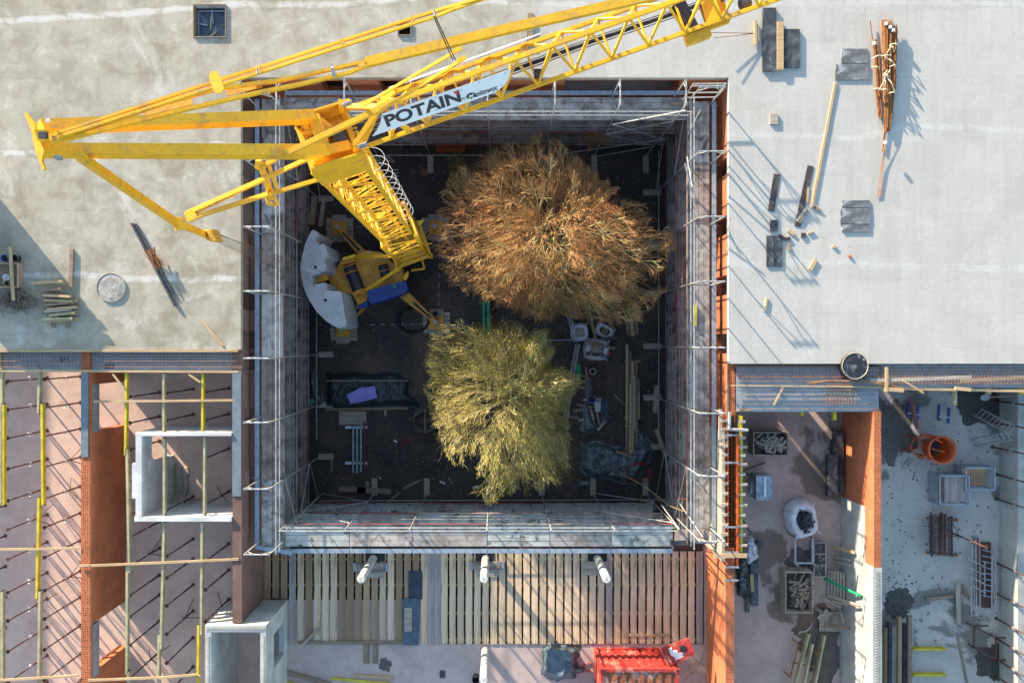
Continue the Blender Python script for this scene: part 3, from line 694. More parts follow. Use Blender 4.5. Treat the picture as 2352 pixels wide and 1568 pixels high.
# mast head
s = MB(); top = mc(12.6,.56)
for z in (12.1, 13.1):
    q = mc(z,.54)
    for i in range(4): s.bar(q[i], q[(i+1)%4], .12, .2)
for i in range(4): s.bar(mc(12.0,.54)[i], mc(13.2,.54)[i], .13)
s.slabpoly([mc(12.1,.6)[0], mc(12.1,.6)[1], mc(13.2,.6)[1], mc(13.2,.6)[1]+ex*.2+Vector((0,0,.35)), mc(13.2,.6)[0]+ex*.1+Vector((0,0,.5)), mc(13.2,.6)[0]], .04, ey)
s.slabpoly([mc(12.1,.6)[3], mc(12.1,.6)[2], mc(13.2,.6)[2], mc(13.2,.6)[2]+ex*.2+Vector((0,0,.35)), mc(13.2,.6)[3]+ex*.1+Vector((0,0,.5)), mc(13.2,.6)[3]], .04, ey)
s.build('mast_head', MC, CR)
s = MB(); q0 = mc(12.7,.22)
s.slabpoly([q0[0], q0[1]+ex*.35, q0[2]+ex*.35, q0[3]], .3, (0,0,1)); s.build('head_gearbox', m_craned, CR)
for q_, w_ in ((.30,.03),(.12,.02),(-.15,.025)): s = MB(); c = B1+Vector((0,0,.2)); s.path([c-ex*.7+ey*q_-Vector((0,0,.4)), c-ex*.2+ey*q_, c+ex*.5+ey*(q_*.6), c+ex*1.3+ey*(q_*.4)-Vector((0,0,.1))], w_, 6); s.build('cable', m_ink, CR)
for a_, b_ in ((-.35,-.25),(.35,.25)): s = MB(); c = B1+Vector((0,0,.28)); s.bar(c-ex*.5+ey*a_, c+ex*.7+ey*b_, .09, .1); s.build('head_rail', MC, CR)
s = MB(); c = B1+Vector((0,0,.3)); s.tube(c+ex*.3-ey*.16, c+ex*.3+ey*.16, .17, 18); s.build('head_pulley', m_dsteel, CR)
s = MB(); c = B1+Vector((0,0,.15)); s.tube(c-ey*.62-ex*.1, c+ey*.62-ex*.1, .045, 12); s.build('pin', m_steel, CR)
# jib: two bottom chords and one top chord
def JP(u, side, z):                                  # point on the jib plane; side -1 south chord, +1 north chord, 0 middle
    return Vector((u, 5.905+.357*u, z)) + ey*side*.465
ZJ, ZA = 13.4, 14.15
JL, JE = -3.3, 15.0
s = MB(); s.bar(JP(JL,-1,ZJ-.05), JP(JE,-1,ZJ), .085, .10); s.build('bottom_chord', MC, CR)
s = MB(); s.bar(JP(JL,1,ZJ-.05), JP(JE,1,ZJ), .085, .10); s.build('bottom_chord', MC, CR)
s = MB(); s.bar(JP(-2.6,0,ZA), JP(JE,0,ZA), .10, .10); s.build('top_chord', MC, CR)
s = MB(); xx = -2.6; st = .82
while xx < JE-st:
    for sd_ in (-1, 1):
        s.tube(JP(xx,sd_,ZJ), JP(xx+st/2,0,ZA), .034, 6); s.tube(JP(xx+st/2,0,ZA), JP(xx+st,sd_,ZJ), .034, 6)
    s.tube(JP(xx,-1,ZJ), JP(xx,1,ZJ), .028, 6)
    s.tube(JP(xx,-1,ZJ), JP(xx+st,1,ZJ), .024, 6)
    xx += st
s.build('jib_bracing', MC, CR)
s = MB()                                            # jib root: from chords to the mast head
for sd_ in (-1, 1):
    s.bar(JP(-2.6,0,ZA), JP(-3.25,sd_,ZJ+.1), .11); s.bar(JP(-2.6,0,ZA), JP(-2.2,sd_,ZJ), .11); s.bar(JP(-3.4,sd_,ZJ-.05), JP(-3.3,sd_,ZJ+.5), .12)
s.bar(JP(-3.3,-1,ZJ+.45), JP(-2.55,0,ZA), .1); s.bar(JP(-4.6,-.9,14.6), JP(-2.55,-.1,ZA+.03), .11, .12)
s.build('jib_root', MC, CR)
for off, r in ((.1,.028),(.0,.02),(-.12,.012),(.22,.010)):
    s = MB(); s.path([JP(-3.2,off,13.3), JP(2,off+.05,13.35), JP(6,off-.05,13.3), JP(JE,off,13.3)], r, 5); s.build('cable', m_ink if r > .015 else m_rope, CR)
# boards with the maker's lettering
def JB(u, v, side):
    """point of the jib's slanted side seen at (u, v) in plan units"""
    n_ = Vector((0,0,1)); a_, b_, c_ = JP(0,side,ZJ), JP(5,side,ZJ), JP(0,0,ZA); n_ = (b_-a_).cross(c_-a_).normalized()
    a_ = a_ + n_*(.10 if n_.dot(ey*side) > 0 else -.10)
    o_ = Vector((0,0,H)); d_ = P(u, v, 0)-o_
    t_ = (a_-o_).dot(n_)/d_.dot(n_); return o_+d_*t_, n_
out = [(855,313),(867,297),(874,281),(877,262),(1173,159),(1171,172),(1163,189),(1150,203),(1135,213)]
pts = [JB(u, v, -1)[0] for u, v in out]; nj = JB(1000,240,-1)[1]
if nj.z < 0: nj = -nj
bd = MB().slabpoly(pts, .02, nj).build('sign_board', m_wht, CR)
xd = (JB(1100,203,-1)[0]-JB(900,276,-1)[0]).normalized(); yd = nj.cross(xd)
if yd.z < 0: yd = -yd
def on_board(body, u0, v0, u1, v1, hfrac, m, **k):
    """lettering whose baseline runs (u0,v0)-(u1,v1)"""
    p0, p1 = JB(u0,v0,-1)[0]+nj*.014, JB(u1,v1,-1)[0]+nj*.014; want = (p1-p0).length
    vs, fs = text_mesh(body, 1, ext=.0, **k); x0, x1 = min(v.x for v in vs), max(v.x for v in vs)
    y0, y1 = min(v.y for v in vs), max(v.y for v in vs); xd_ = (p1-p0).normalized(); yd_ = nj.cross(xd_)
    if yd_.z < 0 and yd_.y < 0: yd_ = -yd_
    s = MB(); s.add([p0+xd_*((v.x-x0)/(x1-x0)*want)+yd_*((v.y)*hfrac)+nj*.003 for v in vs], fs)
    return s.build('lettering', m, bd)
on_board('POTAIN', 889,290, 1060,231, .42, m_ink, bold=.035)
on_board('by', 1062,229, 1070,226, .11, m_ink)
on_board('anitowoc', 1090,223, 1143,205, .20, m_ink, bold=.02)
s = MB(); q = JB(1081,219.5,-1)[0]+nj*.013
for a_ in [0]:
    ring = [q+xd*.105*math.cos(k*.5236)+yd*.08*math.sin(k*.5236) for k in range(12)]; s.add([r_+nj*.001 for r_ in ring], [tuple(range(12))])
s.build('emblem', m_ink, bd)
on_board('M', 1076,226, 1089,221.5, .13, m_wht, bold=.02, shear=.4)
q = [JB(u,v,-1)[0]+nj*.02 for u, v in ((1040,211),(1052.5,206.5),(1051,218))]; MB().add(q, [(0,1,2)]).build('emblem', m_redi, bd)
on_board('®', 1058,209, 1061,208, .06, m_ink)
s = MB()
for u, v in ((880,263),(1000,222),(1100,187),(1160,166),(894,297),(1000,250),(1100,215),(1150,193)):
    q = JB(u,v+2,-1)[0]+nj*.012; s.tube(q, q+nj*.01, .014, 6)
s.build('bolt', m_steel, bd)
# north board, seen nearly edge-on with print
pn = [JP(-2.3,1,13.46)+ey*.10, JP(-1.9,1,13.95)-ey*.10, JP(.6,1,13.95)-ey*.10, JP(1.1,1,13.46)+ey*.10]
nn = (pn[1]-pn[0]).cross(pn[2]-pn[0]).normalized(); nb = MB().slabpoly(pn, .02, nn).build('sign_board', m_wht, CR)
if nn.z < 0: nn = -nn
s = MB()
for k in range(7):
    q = JP(-1.6+k*.42,1,13.75)-ey*.04; q = pn[0].lerp(pn[3], (k+1)/9.)+ (pn[1]-pn[0])*.4; s.slabpoly([q+nn*.012, q+ex*.1+nn*.012, q+ex*.1+(pn[1]-pn[0])*.2+nn*.012, q+(pn[1]-pn[0])*.2+nn*.012], .004, nn)
s.build('printed_mark', m_teal, nb)
# rear struts, rising to their head
HD = Vector((-7.3, 3.28, 18.1))
def ray(u, v, d): return P(u, v, H-d)
S1a, S1b = ray(92,292,12.4), ray(722,268,16.9)
S2a, S2b = ray(92,346,12.4), ray(748,349,16.9)
s = MB(); s.bar(S1a, S1b, .18, .22, w2=.24, h2=.26); s.build('rear_strut', MC, CR)
s = MB(); s.bar(S2a, S2b, .18, .24, w2=.26, h2=.28); s.build('rear_strut', MC, CR)
s = MB(); s.bar(S1b, S2b, .26, .26); s.bar(ray(718,268,16.9), ray(760,300,17.2), .2, .25); s.bar(ray(745,350,16.9), ray(800,338,17.2), .22, .3)
s.slabpoly([ray(726,350,16.95), ray(800,330,17.1), ray(835,352,17.3), ray(827,366,17.4), ray(776,386,17.4), ray(728,399,17.4), ray(722,372,17.2)], .06, (0,0,1)); s.build('strut_foot', MC, CR)
pe = [ray(u, v, 12.25) for u, v in ((58,261),(64,261),(82,283),(84,300),(92,320),(103,345),(98,372),(106,388),(100,392),(96,380),(84,350),(76,310),(70,290))]
s = MB(); s.slabpoly(pe, .06, (0,0,1)); s.slabpoly([ray(82,300,12.2),ray(118,300,12.3),ray(118,326,12.3),ray(92,326,12.2)], .10, (0,0,1)); s.build('strut_head', MC, CR)
for a_, b_, r_, m_ in ((ray(116,316,12.15), ray(128,316,12.2), .05, m_craned), (ray(132,362,12.2), ray(139,363,12.3), .045, m_steel), (ray(107,277,12.2), ray(113,277,12.25), .03, m_white)): s = MB(); s.tube(a_, b_, r_, 10); s.build('pin', m_, CR)
s = MB(); s.bar(ray(90,311,12.05), ray(108,311,12.05), .10, .06); s.build('limit_switch', m_ink, CR)
# pendant bars
def pend(pts, w_, h_, m=MC, name='pendant_bar'):
    s = MB()
    for a_, b_ in zip(pts[:-1], pts[1:]): s.bar(a_, b_, w_, h_)
    return s.build(name, m, CR)
pend([ray(128,308,12.3), ray(560,166,12.9), ray(585,159,12.95), ray(1000,26,12.9), ray(1085,2,12.8), ray(1300,-66,12.6)], .045, .06)
pend([ray(135,314,12.3), ray(587,170,12.9), ray(1002,38,12.9), ray(1035,24,12.85), ray(1110,-2,12.8), ray(1300,-60,12.6)], .045, .06)
pend([ray(118,322,12.3), ray(380,236,12.9), ray(500,204,13.3), ray(640,186,13.7), ray(745,163,14.0), ray(850,140,14.2)], .06, .08)
pend([ray(118,328,12.3), ray(400,258,12.9), ray(590,214,13.5), ray(690,194,13.8), ray(800,168,14.1), ray(850,148,14.2)], .06, .08)
pend([ray(842,144,14.2), ray(1176,65,14.6), ray(1470,-2,15.0), ray(1800,-78,15.4)], .17, .12)
for a_, b_, d_, w_ in (((355,232),(360,244),12.7,.07),((188,291),(192,303),12.5,.07),((598,154),(602,166),12.8,.05),((785,92),(789,102),12.8,.05),((946,40),(950,50),12.8,.05),((330,259),(442,232),13.2,.13),((520,213),(600,193),13.6,.13),((828,142),(832,154),14.0,.14)):
    s = MB(); s.bar(ray(*a_,d_), ray(*b_,d_), w_, .03); s.build('spacer', m_craned, CR)
for a_, b_, r_ in ((ray(762,155,13.9), ray(768,176,14), .035), (ray(590,158,12.8), ray(592,170,12.8), .02), (ray(996,24,12.8), ray(1000,38,12.8), .02)): s = MB(); s.tube(a_, b_, r_, 8); s.build('pin', m_steel, CR)
s = MB(); q = [ray(u, v, 12.55) for u, v in ((487,165),(500,165),(506,174),(515,204),(508,214),(499,215),(491,210),(481,180),(481,172))]; s.slabpoly(q, .03, (0,0,1)); s.build('end_plate', MC, CR)
for du in (0, 4): s = MB(); s.tube(ray(996+du,38,12.85), ray(1040+du*1.5,138,14.7), .012, 5); s.build('stay_rope', m_rope, CR)
for a_, b_ in (((830,245),(1048,118)),((868,258),(1058,140))): s = MB(); s.bar(ray(*a_,16.1), ray(*b_,14.9), .055); s.bar(ray(b_[0]-8,b_[1]+2,14.9), ray(b_[0]+12,b_[1]-8,14.9), .09, .04); s.build('raising_arm', MC, CR)
# springs on the two sides of the jib foot
for a_, b_ in (((787,243),(808,235)),((824,338),(843,331))):
    s = MB(); A_, B_ = ray(*a_,16.4), ray(*b_,16.4); pts_ = [A_.lerp(B_, k/60)+ey*.05*math.cos(k*1.05)+Vector((0,0,.05*math.sin(k*1.05))) for k in range(61)]
    s.path(pts_, .01, 4); s.build('coil_spring', m_steel, CR)
# rear A-frame, tie and pulley block
def A3(u, v, d): return ray(u, v, d)
s = MB(); s.bar(A3(184,360,12.6), A3(405,512,19.0), .13, .13, w2=.16, h2=.16); s.build('tie_strut', MC, CR)
s = MB(); s.bar(A3(405,512,19.0), A3(478,541,21.3), .15, .15); s.bar(A3(400,515,18.9), A3(425,512,19.1), .3, .12); s.build('tie_strut', MC, CR)
s = MB(); s.slabpoly([A3(u,v,21.2) for u,v in ((474,528),(496,531),(501,546),(492,556),(478,552),(470,540))], .25, (0,0,1)); s.build('pulley_housing', MC, CR)
for k in range(6): s = MB(); q = A3(488+k*1.8,531+k*4.3,21.0); s.tube(q-Vector((.0,.03,0)), q+Vector((.0,.03,0)), .17, 14); s.build('pulley', m_craned, CR)
s = MB()
s.bar(A3(430,490,19.6), A3(602,413,18.6), .10, .12); s.bar(A3(437,502,19.6), A3(618,428+17,18.9), .10, .12)
s.bar(A3(602,413,18.6), A3(735,352,18.0), .09, .11); s.bar(A3(620,446,18.9), A3(745,408,18.9), .09, .11)
s.bar(A3(594,366,18.2), A3(626,456,19.2), .13, .13); s.bar(A3(640,360,18.3), A3(600,385,18.3), .1); s.bar(A3(617,378,18.3), A3(640,444,19), .07)
s.bar(A3(596,368,18.2), A3(592,386,18.4), .12); s.slabpoly([A3(u,v,19.5) for u,v in ((424,489),(446,480),(457,500),(434,511))], .12, (0,0,1))
s.bar(A3(450,489,19.5), A3(540,446,19), .05, .04); s.build('a_frame', MC, CR)
s = MB(); s.path([A3(610,445,19), A3(616,468,19.2), A3(638,470,19.2), A3(628,448,19)], .045, 6); s.build('hook', MC, CR)
s = MB(); s.bar(A3(700,278,17), A3(735,352,18), .1); s.bar(A3(720,262,17), A3(700,300,17.3), .12); s.build('side_brace', MC, CR)
for k in range(9):
    a_, b_ = A3(490+k*1.6,531+k*3.4,21), A3(720+k*1.9,632+k*3.9,34.8); s = MB(); s.tube(a_, b_, .006, 4); s.build('hoist_rope', m_rope, CR)
s = MB(); s.tube(A3(487,533,21), A3(810,690-40,34.6), .010, 4); s.build('hoist_rope', m_rope, CR)
# trolley hanging in the jib
tz = 13.25; c = JP(4.35,0,tz)
s = MB()
for sd_ in (-1,1): s.bar(JP(4.0,sd_*1.1,tz), JP(4.95,sd_*1.1,tz), .1, .14)
s.bar(JP(4.0,-1.1,tz), JP(4.0,1.1,tz), .1); s.bar(JP(4.95,-1.1,tz), JP(4.95,1.1,tz), .1)
s.slabpoly([JP(4.5,-.9,tz), JP(4.9,-.9,tz), JP(4.9,.9,tz), JP(4.5,.9,tz)], .2, (0,0,1)); tro = s.build('trolley', MC, CR)
s = MB(); a_ = JP(4.15,-.9,tz+.02); b_ = JP(4.05,.5,tz+.05); s.bar(a_, b_, .26, .26); s.build('motor', m_ink, tro)
s = MB(); a_ = JP(4.2,-1.35,tz); s.bar(a_-ex*.25, a_+ex*.3, .2, .22); s.build('gear_housing', MC, tro)
s = MB(); q = JP(5.3,-.6,tz); s.tube(q, q+ex*.22, .13, 14); s.build('winch_motor', m_dsteel, tro)
s = MB(); q = JP(.75,-.55,13.35); s.box(q.x-.09,q.y-.1,q.z-.1,q.x+.09,q.y+.1,q.z+.12); s.build('lamp_box', m_dsteel, CR)
# slewing platform, winches, cabinets
def pz(u, v, z): return P(u, v, z)
zp = -5.4
s = MB(); out = [(756,640),(790,590),(818,586),(840,575),(878,580),(905,608),(925,615),(928,632),(924,648),(845,672),(842,690),(822,700),(810,676),(762,664)]
s.prism([tuple(pz(u,v,zp)[:2]) for u,v in out], zp-.3, zp); s.build('slewing_platform', m_craned, CR)
def zb(pts, z0, z1, name, m): s = MB(); s.prism([tuple(pz(u,v,z1)[:2]) for u,v in pts], z0, z1); return s.build(name, m, CR)
zb([(829,609),(850,604),(859,630),(838,635)], zp+.003, zp+.1, 'cover_plate', m_craned)
zb([(783,602),(812,594),(816,600),(787,608)], zp+.003, zp+.35, 'winch_side', m_craned); zb([(807,672),(835,665),(838,672),(811,679)], zp+.003, zp+.35, 'winch_side', m_craned)
zb([(786,592),(816,583),(818,590),(788,599)], zp+.003, zp+.5, 'winch_side', MC)
for (u0,v0,u1,v1,r) in ((803,612,825,668,.30),(879,608,887,637,.22)):
    s = MB(); s.tube(P(u0,v0,zp+.2), P(u1,v1,zp+.2), r, 20); s.build('winch_drum', m_ink, CR)
    s = MB(); d_ = (P(u1,v1,zp+.2)-P(u0,v0,zp+.2)).normalized()
    for q in (P(u0,v0,zp+.2), P(u0,v0,zp+.2)+d_*.3, P(u1,v1,zp+.2)): s.tube(q-d_*.015, q+d_*.015, r+.04, 20)
    s.build('drum_flange', m_craned, CR)
cb = zb([(843,669),(880,657),(925,646),(932,648),(937,662),(930,672),(900,684),(866,694),(852,697),(846,690)], zp-.6, zp+.55, 'cabinet', m_blue)
s = MB(); s.bar(P(846,681,zp+.555), P(936,655,zp+.555), .02, .015); s.build('seam', m_ink, cb)
s = MB(); s.bar(P(902,652,zp+.58), P(909,661,zp+.58), .1, .03); s.build('bracket', m_green, cb)
zb([(822,694),(844,690),(846,704),(824,708)], zp-.7, zp-.1, 'cabinet', m_blue); zb([(789,594),(815,583),(818,588),(791,598)], zp-.6, zp-.05, 'cabinet', m_blue); zb([(832,578),(851,572),(853,584),(834,587)], zp-.6, zp-.1, 'cabinet', m_blue)
zb([(886,576),(897,573),(899,586),(889,588)], zp+.01, zp+.5, 'control_box', m_steel)
s = MB()
s.bar(P(815,590,zp+.3), mc(-1.6,.66)[0], .13); s.bar(P(840,667,zp+.3), mc(-3.6,.66)[0]+Vector((.1,-.3,0)), .13); s.build('mast_strut', MC, CR)
s = MB(); q0 = mc(-5.2,.75); s.slabpoly(q0, .3, (0,0,1)); q1 = mc(-4.4,.8)
for i in range(4): s.bar(q0[i], q1[i], .2); s.bar(q1[i], q1[(i+1)%4], .14)
s.build('mast_foot', MC, CR)
s = MB(); s.path([P(945,621,-4.8), P(975,617,-4.8), P(968,590,-4.8), P(955,594,-4.8)], .05, 6); s.slabpoly([P(u,v,-5) for u,v in ((930,630),(938,622),(939,634),(932,645),(926,640))], .2, (0,0,1)); s.build('guard_frame', MC, CR)
s = MB(); s.tube(P(972,561,-3.8), P(993,559,-3.8), .04, 6); s.slabpoly([P(u,v,-3) for u,v in ((962,509),(974,504),(970,514),(960,517))], .15, (0,0,1)); s.build('lug', MC, CR)
s = MB(); s.lathe(P(888,640,-5.8).x, P(888,640,-5.8).y, [(0,-6.0),(.85,-6.0),(.85,-5.72),(0,-5.72)], 32); s.build('slewing_ring', m_craned, CR)
feet = [(776,522),(999,520),(1001,740),(785,757)]
for i, (u, v) in enumerate(feet):
    f_ = P(u, v, -6.5); c = P(888,640,-6.2); c = c+(Vector((f_.x,f_.y,-6.2))-c).normalized()*1.0
    s = MB(); s.bar(c, f_, .5, .35, w2=.16, h2=.2); og = s.build('outrigger', m_craned, CR)
    d_ = f_-c; s = MB(); s.bar(c+d_*.35+Vector((0,0,.125)), c+d_*.85+Vector((0,0,.10)), .14, .06, w2=.1, h2=.06); s.build('recess', m_ink, og)
    s = MB(); s.tube((f_.x,f_.y,-6.85), (f_.x,f_.y,-6.38), .1, 12); s.build('jack', m_steel, og)
    s = MB(); s.box(f_.x-.34,f_.y-.34,-6.88,f_.x+.34,f_.y+.34,-6.80); s.build('foot_plate', m_craned, og)
    t = thing('timber_mat', ['stacked timber mat under the upper left crane foot','stacked timber mat under the upper right crane foot beside the brown tree','stacked timber mat under the lower right crane foot','stacked timber mat under the crane foot below the ballast'][i], 'timber mat', (f_.x,f_.y,GZ))
    for k in range(5): s = MB(); s.box(f_.x-.35+k*.14, f_.y-.66+random.uniform(-.04,.04), -6.94, f_.x-.35+k*.14+.125, f_.y+.66, -6.885); s.build('top_sleeper', m_greyx, t)
    for k in range(5): s = MB(); s.box(f_.x-.66+random.uniform(-.04,.04), f_.y-.52+k*.21, -6.998, f_.x+.66, f_.y-.52+k*.21+.185, -6.942); s.build('bottom_sleeper', m_greyx, t)
# ballast: a stack of crescent slabs
bo = [(290,340),(310,345),(345,372),(352,385),(318,452),(368,520),(412,498),(428,520),(468,638),(425,655),(418,680),(442,778),(436,796),(275,868),(295,968),(428,942),(440,955),(450,1025),(475,1035),(600,1040),(615,1060),(668,1415),(660,1435),(580,1462),(560,1450),(440,1380),(330,1270),(245,1140),(185,1000),(152,850),(148,760),(165,640),(200,500),(245,400),(275,348)]
bo = [(660.4+x*.2014, 459.4+y*.2014) for x, y in bo]
zt, zb0, nb_ = -3.3, -6.2, 12
base = [P(u, v, zt) for u, v in bo]
for k in range(nb_):
    z1 = zt-(zt-zb0)*k/nb_; z0 = z1-(zt-zb0)/nb_+.018; s = MB()
    j = Vector((random.uniform(-.01,.01), random.uniform(-.01,.01), 0)) if k else Vector()
    s.prism([((p+j).x, (p+j).y) for p in base], z0, z1); s.build('ballast_slab', m_ballast, CR)
for (x, y) in ((318,765),(433,1143)):
    q = P(660.4+x*.2014, 459.4+y*.2014, zt); s = MB(); s.tube((q.x,q.y,zt-.01),(q.x,q.y,zt+.004),.075,16); s.build('lifting_hole', m_ink, CR)
for (x, y) in ((275,535),(503,1210)):
    q = P(660.4+x*.2014, 459.4+y*.2014, zt); s = MB(); s.bar(q-ex*.1, q+ex*.1, .2, .03, up=(0,0,1)); s.build('lifting_pad', m_ballast, CR)
s = MB(); q = P(727,640,-4.3); s.bar(q-ex*.25, q+ex*.5, .45, .3); s.build('rope_anchor', m_craned, CR)
# pads and string round the crane
for pts, lab in (([P(850,745,-6.9),P(1008,745,-6.9)],'dashed white string on the ground below the crane'),([P(1008,540,-6.9),P(1008,735,-6.9)],'dashed white string on the ground right of the crane'),([P(820,521,-6.9),P(985,520,-6.9)],'dashed white string above the crane base')):
    s = MB(); a, b = pts; L = (b-a).length; n = max(2, int(L/.46)); 
    for k in range(n): s.tube(a.lerp(b, k/n), a.lerp(b, (k+.52)/n), .016, 4)
    one(s, 'marker_string', m_tape, lab, 'string')
# ================================================================ trees
def tree(label, bu, bv, bz, cu, cv, env, ztop, zlow, seed, nm, mtw, mbark, leafs, nch0, gaps=0.0, mbr=None, grw=1.0, cnts=(25,20,13,6), tl=.5, nch=(4,4,3)):
    rnd = random.Random(seed)
    base = P(bu, bv, bz); t = thing('deciduous_tree', label, 'tree', (base.x, base.y, GZ))
    def ext(ang):                                   # crown radius in plan units by angle
        ang %= 360; ks = sorted(env)
        for i in range(len(ks)):
            a, b = ks[i], ks[(i+1) % len(ks)]; bb = b if b > a else b+360; aa = ang if ang >= a else ang+360
            if a <= aa <= bb: f = (aa-a)/(bb-a); f = f*f*(3-2*f); return env[a]*(1-f)+env[b]*f
        return 200
    def pt(ang, rho, dz=0):
        e = ext(ang)*grw*(1+.07*noise.noise((math.cos(R(ang))*6+seed, math.sin(R(ang))*6, 0))+.05*noise.noise((ang*.35, seed, 3)))
        z = ztop-(ztop-zlow)*rho**2.4-dz
        z += .5*noise.noise((math.cos(R(ang))*rho*2.4, math.sin(R(ang))*rho*2.4, seed))
        return P(cu+math.cos(R(ang))*rho*e, cv-math.sin(R(ang))*rho*e, z)
    tw = MB(); bk = MB(); b3 = MB(); lf = MB(); lo_ = MB()
    root = Vector((base.x, base.y, GZ+1.5)); bk.tube((base.x,base.y,GZ), root, .27, 10, .22, False)
    cc = P(cu, cv, zlow)
    def inside(p, slack=1.0):
        k = F/(H-p.z); u, v = p.x*k+U0, V0-p.y*k; du, dv_ = u-cu, cv-v; r_ = math.hypot(du, dv_); a_ = math.degrees(math.atan2(dv_, du)) % 360
        e = ext(a_)*grw*(1+.07*noise.noise((math.cos(R(a_))*6+seed, math.sin(R(a_))*6, 0))+.06*noise.noise((a_*.22, seed, 3)))
        rho = r_/e; return rho < slack and p.z < ztop+.45-(ztop-zlow)*min(rho,1)**2.6
    LEN = [0, 2.0, 1.25, .8, tl]; RAD = [.085, .034, .020, .0105, .0065]; NCH = [nch0, *nch]
    def grow(p, d, L, lev):
        nseg = (0, 5, 4, 3, 2)[lev]; r = RAD[lev]; pts = [p]
        for k in range(nseg):
            d = (d+Vector((rnd.gauss(0,.13), rnd.gauss(0,.13), rnd.gauss(.04,.10)))).normalized(); q = p+d*L/nseg
            if not inside(q, 1.04): break
            r1 = r*(.72 if k < nseg-1 else .5)
            (b3 if lev < 3 else tw).tube(p, q, r, 4 if lev < 3 else 3, max(r1, .0035), False); p = q; r = r1; pts.append(q)
        if len(pts) < 2: return
        if lev < 4:
            n = NCH[lev]
            for c in range(n):
                t_ = .15+.85*(c+rnd.random())/n; x = t_*(len(pts)-1); i = min(int(x), len(pts)-2); q = pts[i].lerp(pts[i+1], x-i)
                branch(q, (pts[i+1]-pts[i]).normalized(), LEN[lev+1]*rnd.uniform(.6,1.15)*(1.1-.35*t_), lev+1)
            branch(pts[-1], d, LEN[lev+1]*rnd.uniform(.7,1.1), lev+1, .18)
        elif rnd.random() < leafs:
            for _ in range(rnd.choice((1,1,2))):
                h = pts[-1]+Vector((rnd.gauss(0,.03), rnd.gauss(0,.03), rnd.gauss(0,.03)))
                a_ = Vector((rnd.gauss(0,1), rnd.gauss(0,1), rnd.gauss(0,1))).normalized(); b_ = a_.orthogonal().normalized(); sz = rnd.uniform(.012,.026)
                (lf if rnd.random() < .6 else lo_).add([h-a_*sz, h+b_*sz*.7, h+a_*sz, h-b_*sz*.7], [(0,1,2,3)])
    def branch(q, d, L, lev, spread=.62):
        out_ = q-cc; out_.z = .34*out_.length; out_.normalize()
        side = d.cross(Vector((rnd.gauss(0,.45), rnd.gauss(0,.45), 1))).normalized()*rnd.choice((-1,1))
        grow(q, (d*.64+side*spread*rnd.uniform(.35,1.25)+out_*.48+Vector((0,0,.05))).normalized(), L, lev)
    nl = 0
    for cnt, rho_, off in zip(cnts, (.93,.68,.40,.14), (0,.4,.2,.7)):
        for k in range(cnt):
            ang = 360*(k+off+rnd.uniform(-.3,.3))/cnt
            if gaps and noise.noise((math.cos(R(ang))*rho_*2.2+seed*3, math.sin(R(ang))*rho_*2.2, 5)) < -gaps: continue
            tip = pt(ang, rho_*rnd.uniform(.88,1.0), .45); m1 = root.lerp(tip, .35)+Vector((0,0,.55+.5*(1-rho_))); pts = []
            for q in range(9):
                a_ = q/8; pts.append(root*(1-a_)**2+m1*2*a_*(1-a_)+tip*a_*a_+Vector((rnd.gauss(0,.05), rnd.gauss(0,.05), rnd.gauss(0,.04)))*(1 if 0 < q < 8 else 0))
            for q in range(8): (bk if q < 3 else b3).tube(pts[q], pts[q+1], .095*(1-q/9.5)**1.1, 6, .095*(1-(q+1)/9.5)**1.1, False)
            for c in range(nch0):
                t_ = .34+.66*(c+rnd.random())/nch0; x = t_*8; i = min(int(x), 7); q = pts[i].lerp(pts[i+1], x-i)
                branch(q, (pts[i+1]-pts[i]).normalized(), LEN[1]*rnd.uniform(.6,1.1)*(1.15-.4*t_), 1)
            branch(pts[-1], (pts[-1]-pts[-2]).normalized(), LEN[1]*.7, 1, .1)
    bk.build('trunk', mbark, t); b3.build('limbs', mbr or mbark, t); tw.build('branches', mtw, t); 
    lf.build('leaves', nm[0], t); lo_.build('leaves', nm[1], t)
    return t
def twig_mat(name, a, b, c):
    t = NT(name); co = t.co('Object')
    k = t.mix(t.ramp(t.noise(co, .55, 4), .38, .62), a, b); k = t.mix(t.ramp(t.noise(co, 4, 4), .45, .7), k, c)
    return t.done(k, .85)
m_tw1 = twig_mat('brown_twigs', (.40,.185,.072), (.32,.195,.07), (.44,.26,.10))
m_tw2 = twig_mat('olive_twigs', (.37,.32,.085), (.31,.24,.08), (.44,.38,.13))
m_bk1 = twig_mat('mossy_bark', (.10,.095,.04), (.13,.11,.06), (.07,.07,.03))
m_br1 = twig_mat('pale_limbs', (.36,.30,.13), (.29,.24,.11), (.43,.36,.18))
m_lf1 = mat('rust_leaf', (.40,.16,.045), (.30,.12,.04), 2, .7, fine=0)
m_lf1b = mat('ochre_leaf', (.36,.22,.05), (.26,.14,.04), 2, .7, fine=0)
m_lf2 = mat('yellow_leaf', (.40,.32,.05), (.30,.25,.05), 2, .7, fine=0)
m_lf2b = mat('olive_leaf', (.20,.21,.05), (.28,.22,.07), 2, .7, fine=0)
tree('large brown-orange bare tree filling the upper right of the courtyard', 1245, 590, -5.4, 1268, 535,
     {0:265,14:215,30:168,46:160,60:160,76:185,92:222,108:205,130:225,150:256,168:248,186:260,200:248,214:230,230:205,248:190,264:192,278:178,290:188,304:238,316:275,330:268,345:272},
     1.1, -2.3, 3, (m_lf1, m_lf1b), m_tw1, m_bk1, .8, 5, 0, m_br1, 1.05, (22,17,11,5), .52)
